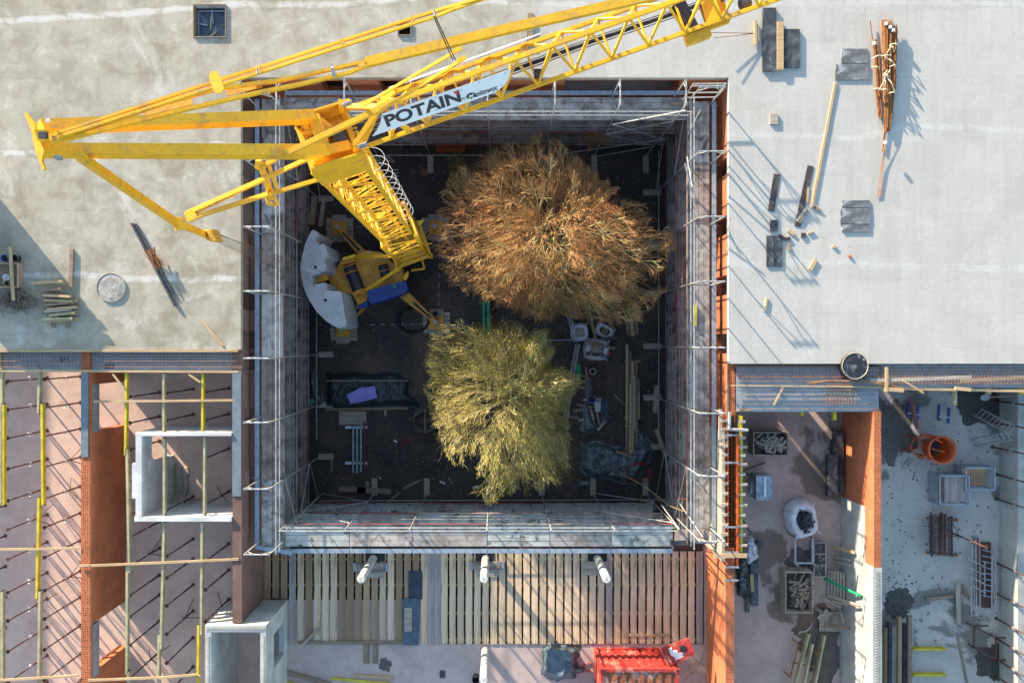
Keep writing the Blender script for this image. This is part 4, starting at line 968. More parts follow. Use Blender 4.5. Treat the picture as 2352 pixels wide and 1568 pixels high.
tree('smaller yellow-green tree with sparse crown in the lower middle of the courtyard', 1195, 900, -5.4, 1158, 912,
     {0:150,12:185,22:165,34:128,48:165,58:188,72:160,84:178,96:190,108:178,122:205,135:228,150:205,170:178,190:168,210:178,228:205,245:222,260:235,275:222,290:236,302:228,313:228,322:196,334:160,345:150},
     .3, -2.6, 11, (m_lf2, m_lf2b), m_tw2, m_bk1, .8, 5, .32, m_br1, 1.0, (18,12,9,6), .62, (4,3,3))
s = MB(); rnd = random.Random(5); c0 = P(1355,340,-6); 
for k in range(260):
    a_ = rnd.uniform(0,6.28); r_ = rnd.uniform(.2,1.0); p = c0+Vector((rnd.uniform(-.5,.5), rnd.uniform(-.3,.3), 2.4+rnd.uniform(-.6,.6))); q = p+Vector((math.cos(a_)*r_*.5, math.sin(a_)*r_*.5, rnd.uniform(.1,.6))); s.tube(p, q, .008, 3, .004, False)
for k in range(7): s.tube(c0-Vector((0,0,1)), c0+Vector((rnd.uniform(-.5,.5), rnd.uniform(-.3,.3), 2.6)), .03, 4, .01)
one(s, 'young_shrub', m_tw1, 'thin leafless shrub standing behind the top of the brown tree', 'shrub')
s = MB(); c0 = P(1052,385,-6.3)
for k in range(320):
    p = c0+Vector((rnd.gauss(0,.22), rnd.gauss(0,.32), rnd.uniform(0,.9))); q = p+Vector((rnd.gauss(0,.12), rnd.gauss(0,.12), .1)); s.tube(p, q, .007, 3, .003, False)
    a_ = Vector((rnd.gauss(0,1), rnd.gauss(0,1), 1)).normalized(); b_ = a_.orthogonal().normalized(); s.add([q-a_*.02, q+b_*.02, q+a_*.02, q-b_*.02], [(0,1,2,3)])
for k in range(5): s.tube((c0.x,c0.y,GZ), c0+Vector((rnd.gauss(0,.2), rnd.gauss(0,.3), .8)), .02, 4, .008)
one(s, 'small_bush', m_lf2b, 'small yellowing bush left of the brown tree', 'bush')

# ================================================================ formwork beams and props in the left rooms
def hbeam(u0, v0, u1, v1, m, label, zt=-.12, group='formwork beams over the left rooms', pend=True):
    a, b = P(u0, v0, zt), P(u1, v1, zt); t = thing('formwork_beam', label, 'beam', tuple((a+b)/2-Vector((0,0,.2))), group)
    zz = Vector((0,0,1))
    s = MB(); s.bar(a-zz*.02, b-zz*.02, .085, .04); s.build('flange', m, t)
    s = MB(); s.bar(a-zz*.10, b-zz*.10, .03, .119); s.build('web', m, t)
    s = MB(); s.bar(a-zz*.18, b-zz*.18, .085, .04); s.build('flange', m, t)
    d_ = (b-a).normalized()
    for q, sg in ((a,-1),(b,1)): s = MB(); s.bar(q-zz*.1+d_*sg*.001, q-zz*.1+d_*sg*.02, .09, .205); s.build('end_cap', m_ink, t)
    return t
rows = ['at the far left edge','second from the left edge','over the red wall foot','through the white block room','right above the shaft side']
data = [(2,800,3,1156,m_pale,'upper faded beam at the far left edge of the picture'),(6,928,6,1160,m_yel,'bright yellow beam at the far left edge of the picture'),(3,1358,4,1600,m_pale,'lower faded beam at the far left edge of the picture'),
 (89,845,87,950,m_pale,'faded beam end under the precast strip, second row from the left'),(95,927,97,1160,m_yel,'upper yellow beam with black end, second row from the left'),(88,1142,83,1375,m_yel,'middle yellow beam, second row from the left'),(90,1357,87,1600,m_pale,'pale lowest beam, second row from the left'),
 (289,856,287,1045,m_yel,'yellow beam beside the upper door of the red wall'),(290,1030,296,1315,m_pale,'faded beam in front of the red wall between its doors'),(291,1300,290,1548,m_pale,'faded beam in front of the lower door of the red wall'),(293,1542,294,1600,m_pale,'short faded beam end at the bottom beside the red wall'),
 (375,858,375,990,m_pale,'grey-green beam above the white block room'),(376,1006,376,1183,m_pale,'faded beam inside the white block room, left one'),(376,1200,368,1490,m_pale,'long faded beam below the white block room, left one'),(364,1456,362,1600,m_pale,'faded lowest beam of the row left of the shaft'),
 (465,858,464,989,m_yel,'yellow beam above the white block room'),(469,1003,468,1190,m_pale,'grey beam inside the white block room, right one'),(463,1199,461,1458,m_pale,'long faded beam below the white block room, right one'),(455,1434,453,1600,m_yel,'yellow beam beside the pale block shaft'),
 (-100,830,-100,1100,m_yel,'beam beyond the left edge, upper'),(-100,1110,-100,1560,m_pale,'beam beyond the left edge, lower'),(-190,900,-190,1560,m_yel,'beam beyond the left edge, outermost')]
for d_ in data: hbeam(*d_)
for u0,v0,u1,v1,lab in ((-20,1262,181,1259,'thin batten across the two leftmost beams'),(205,1299,548,1284,'long pale batten crossing three beams below the white room'),(215,922,537,919,'pale batten crossing three beams above the white room'),(-20,1563,180,1551,'pale batten at the bottom left corner'),(202,1562,460,1552,'pale batten near the bottom left of the shaft'),(366,1556,450,1549,'shorter batten on top near the bottom of the shaft'),(180,1299,204,1298,'short bright batten piece on top of the red wall')):
    plank('batten', u0, v0, u1, v1, .09, -.098 if lab[:5] != 'short' else -.04, .04, m_pine, lab, 'batten')
for u0,v0,u1,v1 in ((258,858,286,893),(432,858,460,878)): plank('brace_board', u0, v0, u1, v1, .08, -.10, .03, m_pine, 'diagonal board bracing the rail under the %s precast strip' % ('left' if u0 < 300 else 'right end of the'), 'board')
# steel props: one built, the rest copied
def make_prop():
    t = thing('steel_prop', 'x', 'prop', (0,0,-3), 'steel props')
    s = MB(); s.tube((0,0,-2.99), (0,0,-1.75), .040, 8); s.build('outer_tube', m_prop, t)
    s = MB(); s.tube((0,0,-1.75), (0,0,-.36), .031, 8); s.build('inner_tube', m_prop, t)
    s = MB(); s.tube((0,0,-1.85), (0,0,-1.72), .05, 8)
    for k in range(8): s.tube((.08*math.cos(k*.785)+.05,.08*math.sin(k*.785),-1.78), (.08*math.cos(k*.785+.785)+.05,.08*math.sin(k*.785+.785),-1.78), .01, 4)
    s.build('collar', m_steel, t)
    s = MB(); s.box(-.07,-.07,-3.0,.07,.07,-2.985); s.build('base_plate', m_prop, t)
    s = MB(); s.box(-.07,-.07,-.36,.07,.07,-.345); s.build('head_plate', m_prop, t)
    s = MB(); s.tube((0,0,-1.32), (0,0,-1.22), .03, 8); s.tube((0,0,-.98), (0,0,-.92), .028, 8); s.build('paint_ring', m_wht, t)
    return t
proto = make_prop(); kids = list(proto.children)
legs = None; first = True
def put_prop(x, y, label, group, tripod=False):
    global first
    if first: r = proto; first = False
    else:
        r = proto.copy(); col.objects.link(r)
        for c in kids: d = c.copy(); col.objects.link(d); d.parent = r
    r.location = (x, y, -3); r['label'] = label; r['group'] = group; r.rotation_euler = (0, 0, random.uniform(0, 6))
    if tripod:
        s = MB(); a0 = random.uniform(0, 2)
        for k in range(3):
            a_ = a0+k*2.1; s.tube((x+.04*math.cos(a_),y+.04*math.sin(a_),-2.2), (x+.55*math.cos(a_),y+.55*math.sin(a_),-2.98), .018, 5)
        one(s, 'prop_tripod', m_prop, 'folding tripod round a prop '+label.split('steel prop ')[-1].replace('standing ',''), 'tripod', group.replace('props', 'prop tripods'))
def foot(v): return (782-v)*(H+3)/F
fs1 = [868,928,988,1053,1120,1181,1244,1314,1374,1439,1504,1565]
for v in fs1:
    put_prop((5-1150)*H/F, foot(v), 'steel prop standing in the row nearest the left edge', 'steel props of the leftmost row', v in (1181,1374))
    put_prop((90-1150)*H/F, foot(v-4), 'steel prop standing in the row along the left side of the red wall', 'steel props left of the red wall', v in (1053,1120,1314))
for v in (901,956,1012,1080,1150,1197,1258,1320,1365,1425,1495): put_prop((289-1150)*H/F, foot(v), 'steel prop in the row just right of the red wall', 'steel props right of the red wall', v in (1080,1258,1495))
for v in (893,951,1140,1237,1283,1342,1402,1463,1530): put_prop((374-1150)*H/F, foot(v), 'steel prop in the middle row of the room left of the shaft', 'steel props of the middle row', v in (1140,1402))
for v in (891,950,1030,1128,1248,1308,1375): put_prop((464-1150)*H/F, foot(v), 'steel prop in the row beside the courtyard wall', 'steel props beside the courtyard wall', v in (1128,1375))
for v in (880,950,1020,1090,1160,1230,1300,1370,1440): 
    put_prop((-100-1150)*H/F, foot(v), 'steel prop beyond the left edge of the picture', 'steel props beyond the left edge')
    put_prop((-190-1150)*H/F, foot(v+30), 'steel prop beyond the left edge of the picture', 'steel props beyond the left edge')
# props in the bottom right room, carrying beams beyond the right edge
for i, v in enumerate((921,970,1026,1089,1145,1219,1292,1362,1419,1465,1512,1552)):
    fx = {921:2286,970:2279,1026:2279,1219:2177}.get(v, 2288)
    put_prop((fx-1150)*(H+3)/F, foot(v), 'steel prop standing along the low wall in the bottom right room' if v != 1219 else 'steel prop standing alone right of the prop rack', 'steel props of the right room' if v != 1219 else 'lone prop', v in (1219,))
    put_prop((2345-1150)*(H+3)/F+.4, foot(v+12), 'steel prop standing behind the low wall on the right edge', 'steel props behind the right wall')
hbeam(2400,850,2400,1600,m_yel,'yellow beam over the props at the right edge', group='beams at the right edge')
# unseen stack beyond the left edge, added to cast the shadow on the slab
t = thing('shadow_caster_stack', 'unseen stack of packs added beyond the left edge to cast the shadow on the roof', 'shadow caster', (-21.2,4.2,0))
for k in range(4):
    for q in range(3): s = MB(); s.box(-21.9+q*.03, 2.3+k*.98, .005+q*.45, -20.4, 3.24+k*.98, .445+q*.45); s.build('pack', m_wht, t)

# ================================================================ left roof
s = MB(); c = P(253,660,.1); s.lathe(c.x, c.y, [(.55,0),(.575,0),(.575,.05),(.56,.05),(.56,.03),(.4,.042),(0,.035)], 40)
one(s, 'cast_disc', mat('disc_concrete', (.40,.38,.34), (.27,.255,.225), 4, .9, fine=.25, bump=.6, bsc=9), 'round concrete-filled ring lying on the left roof', 'ring')
s = MB(); s.bar(P(303,513,.06), P(403,703,.06), .09, .10); s.bar(P(310,514,.05)+Vector((.03,0,0)), P(395,675,.05)+Vector((.05,0,0)), .06, .08)
one(s, 'steel_rail', m_dsteel, 'long dark steel rail lying diagonally on the left roof', 'rail')
s = MB(); rnd = random.Random(9)
for k in range(26):
    o_ = Vector((rnd.uniform(-.17,.17), rnd.uniform(-.08,.08)*0, 0)); z = .05+rnd.random()*.16
    a_, b_ = P(348+rnd.uniform(-3,3),575+rnd.uniform(-4,4),.1), P(372+rnd.uniform(-3,3),612+rnd.uniform(-4,4),.1); n_ = Vector((-(b_-a_).y, (b_-a_).x, 0)).normalized()
    s.tube(a_+n_*rnd.uniform(-.2,.2)+Vector((0,0,z)), b_+n_*rnd.uniform(-.2,.2)+Vector((0,0,z)), .014, 5)
one(s, 'rebar_bundle', m_rust, 'short bundle of rusty bars beside the dark rail on the left roof', 'rebar bundle')
plank('loose_board', 466,738, 512,794, .10, 0, .03, m_pine, 'thin pale board lying diagonally near the left roof corner')
rnd = random.Random(21)
tb_ = 'stack of short timber offcuts on the left roof'
t = thing('offcut_stack', 'tidy stack of short timber offcuts on the left roof', 'timber stack', tuple(P(128,695)))
for k, (u_, v_) in enumerate([(115,652),(114,668),(128,680),(135,690),(130,700),(136,708),(128,716),(136,724),(134,732),(136,736)]):
    for q in range(3):
        s = MB(); a_ = P(u_-34+rnd.uniform(-6,12), v_+rnd.uniform(-3,3), .3); b_ = P(u_+32+rnd.uniform(-8,6), v_-2+rnd.uniform(-4,4), .3); z = .06+q*.11+(.12 if k < 3 else 0)
        s.bar((a_.x,a_.y,z), (b_.x,b_.y,z+rnd.uniform(-.02,.02)), .10, .09); s.build('offcut', random.choice((m_pine,m_greyx,m_oldx,m_pale)), t)
for u_, v0, v1 in ((124,745,752),(157,742,752),(165,632,660)): s = MB(); s.bar(P(u_,v0-60,.04), P(u_-2,v1,.04), .14, .08); s.build('offcut', m_oldx, t)
# mortar tub with buckets and a board
t = thing('mortar_tub', 'pinkish mortar tub at the left edge of the roof with a board across', 'tub', tuple(P(12,632)))
m_tub = mat('pink_tub', (.46,.30,.20), (.34,.23,.17), 3, .6, fine=.15)
s = MB(); a_, b_ = P(-25,660,.3), P(42,604,.3)
s.box(a_.x,a_.y,0,b_.x,b_.y,.05); s.box(a_.x,a_.y,.051,b_.x,a_.y+.04,.33); s.box(a_.x,b_.y-.04,.051,b_.x,b_.y,.33); s.box(b_.x-.04,a_.y+.041,.051,b_.x,b_.y-.041,.33); s.build('tub_body', m_tub, t)
s = MB(); s.box(a_.x+.02,a_.y+.05,.06,b_.x-.05,b_.y-.05,.12); s.build('mortar', m_oldx, t)
plank('loose_board', 22,567, 30,690, .13, .36, .04, m_pine, 'upright-running board laid across the mortar tub at the left edge')
def bucket(u, v, z, r, h, m, label, inner=m_dark):
    c = P(u, v, z+h); t = thing('bucket', label, 'bucket', (c.x, c.y, z))
    s = MB(); s.lathe(c.x, c.y, [(0,z+.01),(r*.85,z),(r,z+h),(r*.93,z+h),(r*.8,z+.03),(0,z+.03)], 20); s.build('shell', m, t, True)
    s = MB(); s.lathe(c.x, c.y, [(r*.88,z+h*.6),(0,z+h*.62)], 16); s.build('contents', inner, t)
    s = MB(); s.path([(c.x+r*math.cos(k*.35), c.y+r*math.sin(k*.35), z+h+.01) for k in range(10)], .008, 4); s.build('handle', m_steel, t); return t
bucket(9,592,0,.15,.28,m_blue,'dark blue bucket above the mortar tub at the left edge')
bucket(33,592,0,.14,.25,m_ink,'black bucket beside the blue one at the left edge')
bucket(13,637,.12,.12,.25,m_white,'white bucket standing in the mortar tub',m_white)
bucket(14,650,.12,.13,.2,m_cable,'small yellowish bucket in the mortar tub')
def sticks(u, v, z, ru, rv, n, L, r, m, seed, flat=.25, par=None, name='scrap', square=False):
    rn = random.Random(seed); s = MB(); c = P(u, v, z); k_ = (H-z)/F
    for i in range(n):
        a_ = rn.uniform(0, 3.14); p = c+Vector((rn.gauss(0,.42)*ru*k_, rn.gauss(0,.42)*rv*k_, rn.uniform(0, flat))); l_ = L*rn.uniform(.5,1.1)
        p.x = max(c.x-ru*k_, min(c.x+ru*k_, p.x)); p.y = max(c.y-rv*k_, min(c.y+rv*k_, p.y))
        d = Vector((math.cos(a_), math.sin(a_), rn.uniform(-.25,.25)))*l_/2
        if square: s.bar(p-d, p+d, rn.uniform(.05,.11), rn.uniform(.02,.045))
        else: s.tube(p-d, p+d, r, 4)
    return s
one(sticks(38,690,.05,45,26,210,.5,.012,m_steel,4,.22), 'steel_scrap_heap', mat('scrap_steel', (.24,.19,.15), (.12,.09,.07), 6, .6, .3), 'tangled heap of metal spacers and scraps at the left edge', 'scrap heap', kind='stuff')
# ================================================================ right roof
G = dict
def panel(u0,v0,u1,v1,m,lab,h=.03,z=0,rz=0,name='formwork_sheet',cat='panel'): return sheet(name,u0,v0,u1,v1,z,h,m,lab,cat,None,rz)
panel(1752,18,1783,163,m_black,'tall black formwork panel at the top of the right roof',.10)
panel(1785,50,1800,160,m_pine,'pale board between two black panels on the right roof',.14,name='loose_board',cat='board')
panel(1802,67,1837,155,m_black,'shorter black formwork panel right of the pale board',.09)
panel(1933,112,1993,145,m_greyp,'upper cement-caked grey panel left of the rebar bundle',.04,rz=0)
panel(1919,148,1996,183,m_greyp,'lower cement-caked grey panel left of the rebar bundle',.05)
for i,(a_,b_) in enumerate(((460,476),(478,514),(516,532))): panel(1932+(i!=1)*3-(i==1)*1,a_,1998+(i==1)*2,b_,m_greyp,'%s cement-streaked panel of the square group on the right roof' % ('top','middle','bottom')[i],.05)
panel(1769,261,1787,285,m_greyx,'small grey board stack left of the long batten on the right roof',.07,name='board_stack',cat='boards')
plank('dark_board', 1785,400, 1771,485, .26, 0, .025, m_bboard, 'short dark film-faced board on the right roof, left of a longer one')
plank('dark_board', 1862,381, 1832,520, .24, 0, .025, m_bboard, 'long dark film-faced board on the right roof, beside the long batten')
plank('long_batten', 1920,189, 1866,474, .10, 0, .05, m_pine, 'very long thin pale batten lying on the right roof', 'batten')
plank('loose_board', 1857,430, 1854,465, .09, 0, .03, m_pine, 'short pale stick beside the foot of the long batten')
panel(1769,505,1787,531,m_black,'small square black panel above the larger black one',.04)
panel(1761,541,1778,612,m_black,'left half of the black panel pair on the right roof',.05); panel(1779,541,1797,612,m_black,'right half of the black panel pair on the right roof',.045)
for u0,v0,u1,v1,w_,m,lab in ((1830,508,1852,480,.10,m_greyx,'small grey offcut at the foot of the long dark board'),(1836,512,1856,482,.07,m_oldx,'second grey offcut at the foot of the long dark board'),(1864,474,1886,483,.08,m_oldx,'dark stick at the foot of the long batten'),
   (1790,540,1804,549,.12,m_bboard,'small dark scrap right of the black panel pair, left one'),(1804,550,1816,547,.13,m_bboard,'small dark scrap right of the black panel pair, right one'),(1811,528,1825,539,.12,m_pine,'pale block above the dark scraps'),(1841,540,1851,540,.18,m_bboard,'tiny dark square plate near the pale shards'),
   (1809,559,1815,574,.10,m_pine,'pale block right of the black panels'),(1913,565,1921,567,.11,m_pine,'small cube of wood alone on the right roof'),(1950,588,1956,589,.08,m_orange,'tiny orange chip alone on the right roof'),(1861,620,1875,596,.14,m_pine,'tilted pale wood offcut on the right roof'),
   (1757,715,1762,684,.08,m_pale,'thin upright stick near the courtyard edge of the right roof'),(1856,536,1870,532,.05,m_pine,'pale shard beside the tiny dark plate'),(1870,478,1878,474,.09,m_greyx,'grey chip near the foot of the long batten')):
    plank('wood_offcut', u0, v0, u1, v1, w_, 0, .06, m, lab, 'offcut')
t = thing('concrete_rake', 'T-shaped wooden rake with two thin handles lying on the right roof', 'rake', tuple(P(1735,78)))
s = MB(); s.bar(P(1734,48,.1), P(1735,104,.1), .1, .12); s.build('head', m_pine, t); s = MB(); s.bar(P(1740,55,.12), P(1743,95,.12), .04, .05); s.build('back_bar', m_pale, t)
s = MB(); s.tube(P(1624,75,.45), P(1736,77,.12), .015); s.build('handle', m_rust, t); s = MB(); s.tube(P(1639,88,.3), P(1737,77,.12), .015); s.build('handle', m_rust, t)
panel(1196,52,1211,105,m_greyx,'grey half of the board pair under the crane pendant bars at the top',.06,name='loose_board',cat='board'); panel(1212,30,1225,105,m_oldx,'brown half of the board pair under the crane pendant bars at the top',.08,name='loose_board',cat='board')
for k_ in range(3): plank('leaning_panel' if False else 'plywood_board', 398+k_*14,1066+k_*4,398+k_*14,1135,.26,-3,.05+.02*k_,m_greyx,'%s board standing inside the white block room' % ('left','middle','right')[k_],'board')
# big rebar bundle
t = thing('rebar_bundle', 'big spindle-shaped bundle of rusty rebar tied with pale straps on the right roof', 'rebar bundle', tuple(P(2028,250)))
rn = random.Random(33)
subs = [((1997,50),(2003,98),4,.05,.30),((2006,98),(2017,222),20,.11,.28),((2012,200),(2020,268),14,.09,.20),((2027,56),(2031,235),34,.17,.45),((2040,56),(2037,228),24,.10,.50),((2051,66),(2048,212),34,.12,.40),((2050,180),(2038,296),18,.09,.30),((2036,200),(2033,300),26,.13,.30),((2037,230),(2026,342),7,.04,.2),((2040,200),(2045,270),10,.06,.3)]
for (u0,v0),(u1,v1),n,rr,zc in subs:
    s = MB()
    for k in range(n):
        a_ = rn.uniform(0,6.28); q = math.sqrt(rn.random())*rr; o_ = Vector((q*math.cos(a_),0,q*math.sin(a_)*.5+max(zc*.42,rr*.55)))
        o2 = Vector((q*math.cos(a_)*.8,0,q*math.sin(a_)*.45+max(zc*.35,rr*.5))); dvv = rn.uniform(-5,5)
        s.tube(P(u0,v0+dvv)+o_, P(u1,v1+rn.uniform(-8,8))+o2, .016, 5)
    s.build('bars', m_rust, t)
s = MB()
for k in range(4): s.path([P(2035+k*.5,290,.18), P(2034,330,.12), P(2030-k*2,380,.06), P(2024-k*3,455,.03)], .008, 4)
s.tube(P(2033,30,.12), P(2033,60,.2), .012); s.build('long_bars', m_rust, t)
s = MB()
for (u0,v0,u1,v1) in ((2005,133,2024,125),(2024,128,2050,126),(2050,100,2065,103),(2046,102,2055,118),(2034,130,2060,152),(2046,152,2060,148),(2005,153,2022,155),(2024,205,2042,206),(2042,213,2058,212),(2008,203,2022,205),(2040,160,2030,172),(2030,172,2044,176),(2036,172,2022,205),(2036,172,2058,212),(2034,176,2032,206),(2046,160,2036,172),(2040,120,2048,100)):
    s = MB(); a_, b_ = P(u0,v0,.36), P(u1,v1,.36); m_ = (a_+b_)/2+Vector((0,0,.04)); s.path([a_-Vector((0,0,.08)), m_, b_-Vector((0,0,.08))], .022, 5)
    s.build('tie_strap', m_strap, t)
for (u_, v_) in ((2009,99),(2036,54),(2052,69),(2045,62),(2034,327)): s = MB(); q = P(u_,v_,.34); s.box(q.x-.05,q.y-.06,q.z-.06,q.x+.05,q.y+.06,q.z+.02); s.build('end_tag', m_white, t)
# round black pad over the slab edge
t = thing('round_column_form', 'round black-topped column form with thin wooden rim on the right slab edge', 'column form', tuple(P(1964,840,-.3)))
c = P(1964,840,.15); s = MB(); s.lathe(c.x, c.y, [(.505,.150),(.508,.166),(.522,.166),(.524,.152)], 40); s.build('rim', m_strap, t, False)
s = MB(); s.lathe(c.x, c.y, [(.515,-.2),(.521,-.2),(.521,.151)], 40); s.build('form_tube', m_ink, t)
s = MB(); s.lathe(c.x, c.y, [(.504,.145),(.3,.15),(0,.145)], 40); s.build('lid', mat('tar_lid', (.02,.021,.026), (.04,.042,.05), 3, .4, fine=.1, c3=(.22,.24,.26), sc3=3.2), t)
s = MB(); a_, b_ = P(1937,870,-.1), P(1990,812,-.1); s.box(a_.x,a_.y,-.249,b_.x,b_.y,-.2); s.build('base_sheet', m_ink, t)
s = MB(); s.path([P(1855,881,.02), P(1900,874,.06), P(1990,876,.06), P(2060,888,.0)], .03, 6); one(s, 'curved_bar', m_rust, 'bent rusty steel bar lying below the round black form', 'bar')
plank('edge_rail', 1680,885, 2080,889, .06, -.1, .06, m_pine, 'thin pale rail running from the wide precast slab to the right', 'rail')
plank('edge_rail', 2060,892, 2420,899, .10, -.12, .08, m_pine, 'pale timber rail at the edge above the bottom right room', 'rail')
plank('long_plank', 1999,874, 2232,866, .14, .0, .04, m_greyx, 'long grey plank pointing right across the dense rebar strip')
plank('long_plank', 2206,875, 2380,865, .14, .0, .05, m_oldx, 'brown plank at the right edge across the dense rebar strip')
plank('loose_board', 2037,843, 2037,900, .12, .05, .04, m_pine, 'short upright plank crossing the long grey plank')
plank('loose_board', 2033,893, 2076,896, .16, -.02, .1, m_pine, 'short thick pale board at the left end of the timber rail')
plank('loose_board', 2074,873, 2122,902, .06, .05, .03, m_pine, 'thin pale stick lying across the timber rail')
plank('loose_board', 2195,891, 2231,895, .14, -.02, .08, m_pine, 'short pale block on the timber rail')
plank('loose_board', 1799,890, 1778,930, .07, -.08, .04, m_pine, 'thin slanted stick lying on the wide precast slab')
plank('loose_board', 1694,943, 1725,941, .06, -.25, .03, m_pine, 'short stick at the lower left corner of the wide precast slab')
for u_, v0, v1, z, m, lab in ((1841,946,954,-.55,m_yel,'yellow beam end under the wide precast slab, left one'),(1916,946,964,-.55,m_yel,'yellow beam end under the wide precast slab, right one'),(2113,893,902,-.45,m_yel,'yellow beam end under the rail, left of the faded one'),(2192,895,930,-.45,m_pale,'faded beam end under the rail above the blue trestles'),(2270,895,906,-.45,m_pale,'faded short beam end under the rail near the ladder'),(2346,900,905,-.45,m_yel,'yellow beam end at the right edge')):
    s = MB(); s.bar(P(u_,v0-60,z), P(u_,v1,z), .11, .2); one(s, 'formwork_beam', m, lab, 'beam')
# ================================================================ wall formwork above the right brick wall
t = thing('wall_formwork', 'orange and yellow wall formwork with cross battens along the right side of the courtyard', 'formwork', (9.2,-5.2,-3))
def fb(u0,v0,u1,v1,z0,z1,name,m): a_, b_ = P(u0,v1,z1), P(u1,v0,z1); s = MB(); s.box(a_.x,a_.y,z0,b_.x,b_.y,z1); return s.build(name, m, t)
fb(1659,990,1666,1290,-2.9,-.1,'panel',m_grey_wood if False else m_greyx)
fb(1671,950,1674,1300,-2.8,-.05,'side_form',m_orange); fb(1692,1000,1697,1300,-2.8,-.05,'side_form',m_orange)
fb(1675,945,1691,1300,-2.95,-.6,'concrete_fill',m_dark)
fb(1699,955,1706,1268,-.35,-.15,'waler',m_yel)
fb(1653,940,1659,1010,-.3,-.1,'panel',m_greyx)
s = MB()
for k in range(70): y = 945+k*5; s.bar(P(1679,y,-.2), P(1688,y,-.2), .012)
for u_ in (1680,1688): s.bar(P(u_,940,-.2), P(u_,1345,-.2), .02)
s.build('rebar_cage', m_rust, t)
s = MB()
for k in range(38): y = 950+k*9; s.bar(P(1670,y,-.15), P(1677,y,-.15), .03)
s.build('rung', m_orange, t)
for k, v in enumerate((966,985,1003,1024,1044,1064,1087,1110,1133,1158,1181,1205,1226,1250,1275)):
    s = MB(); s.bar(P(1655+(k%3)*2,v,-.02), P(1672,v,-.02), .09, .08); s.build('cross_batten', m_greyx, t); s = MB(); s.bar(P(1697,v+2,-.1), P(1712+(k%2)*4,v+2,-.1), .10, .05); s.build('cross_batten', m_greyx, t)
for v in (999,1062,1210,1268,1302,1332): s = MB(); s.bar(P(1664,v,.02), P(1697,v,.02), .07, .03); s.build('clamp', m_steel, t)
plank('loose_board', 1640,1276, 1716,1276, .16, .03, .05, m_pine, 'pale board laid across the bottom of the wall formwork')
plank('loose_board', 1671,1022, 1671,880, .07, -.05, .04, m_oldx, 'thin dark board along the courtyard edge above the formwork')
s = MB(); s.path([P(1676,945,.1), P(1675,985,.1), P(1718,988,.1)], .06, 6); one(s, 'guard_bracket', m_rail, 'pale bent steel bracket at the top of the wall formwork', 'bracket')
# ================================================================ courtyard things
def tarp(name, poly, z0, h, m, label, cat, seed, rough=.12, res=4, soft=18, nsc=1.6, group=None):
    """crumpled sheet over a heap, outline in plan units at its base"""
    us = [p[0] for p in poly]; vs_ = [p[1] for p in poly]; s = MB(); idx = {}
    def edge(u, v):
        ins = False; dm = 1e9; n = len(poly)
        for i in range(n):
            (x0,y0),(x1,y1) = poly[i], poly[(i+1)%n]
            if (y0 > v) != (y1 > v) and u < (x1-x0)*(v-y0)/(y1-y0)+x0: ins = not ins
            tt = max(0, min(1, ((u-x0)*(x1-x0)+(v-y0)*(y1-y0))/((x1-x0)**2+(y1-y0)**2+1e-9))); dm = min(dm, math.hypot(u-x0-tt*(x1-x0), v-y0-tt*(y1-y0)))
        return dm if ins else -dm
    u = min(us)-res*2
    nu = int((max(us)-min(us))/res)+5; nv = int((max(vs_)-min(vs_))/res)+5
    for i in range(nu):
        for j in range(nv):
            uu = min(us)-res*2+i*res; v_ = min(vs_)-res*2+j*res
            e = edge(uu, v_)+4*noise.noise((uu*.06, v_*.06, seed))
            if e < -res*1.2: continue
            f = max(0, min(1, e/soft)); f = f*f*(3-2*f)
            p = P(uu, v_, z0); rd = 1-abs(noise.noise((p.x*nsc, p.y*nsc, seed))*2); rd2 = 1-abs(noise.noise((p.x*nsc*2.7, p.y*nsc*2.7, seed+4))*2)
            z = z0+.01+h*f*(.8+.2*noise.noise((p.x*.8,p.y*.8,seed)))+rough*(rd*.7+rd2*.4)*(.3+.7*f)
            q = P(uu, v_, z); s.v.append(q); idx[i, j] = len(s.v)-1
    for i in range(nu-1):
        for j in range(nv-1):
            k = [(i,j),(i,j+1),(i+1,j+1),(i+1,j)]
            if all(a in idx for a in k): s.f.append(tuple(idx[a] for a in k))
    return one(s, name, m, label, cat, group, smooth=False)
tarp('dark_tarpaulin', [(750,852),(770,858),(800,854),(850,858),(900,852),(945,870),(938,900),(962,920),(965,938),(950,935),(930,928),(870,934),(790,936),(748,934),(752,900)], GZ, .55, m_tarpk, 'long dark green-black tarpaulin over a pile in the courtyard', 'tarpaulin', 2, .10, 3, 14, 2.0)
for pts, lab in ((((796,906),(833,888),(848,909),(806,928)),'lilac insulation board lying on the dark tarpaulin, larger and on top'),(((835,890),(861,886),(866,914),(815,926)),'lilac insulation board partly under the other on the dark tarpaulin')):
    z = -6.22 if 'top' in lab else -6.28; s = MB(); s.prism([tuple(P(u_,v_,z)[:2]) for u_,v_ in pts], z-.04, z); one(s, 'insulation_board', m_purple, lab, 'insulation board')
plank('loose_board', 748,940, 936,937, .13, GZ, .08, m_oldx, 'long dark board along the lower edge of the dark tarpaulin')
plank('loose_board', 748,874, 938,874, .06, -6.45, .03, m_oldx, 'thin stick across the top of the dark tarpaulin')
plank('loose_board', 885,940, 885,955, .10, GZ, .05, m_greyx, 'short grey peg board below the dark tarpaulin')
sheet('wooden_sheet', 779,944,841,975,GZ,.04,m_greyx,'square grey wooden sheet below the dark tarpaulin','sheet')
t = thing('pipe_rack', 'four long galvanised pipes lying on two white battens in the courtyard', 'pipes', tuple(P(823,1030,GZ)))
for u_, v0, v1 in ((811,978,1086),(820,977,1087),(829,975,1084),(837,970,1083)): s = MB(); s.tube(P(u_,v0,-6.85), P(u_,v1,-6.85), .06, 10); s.build('pipe', m_steelb if u_ < 835 else m_prop, t)
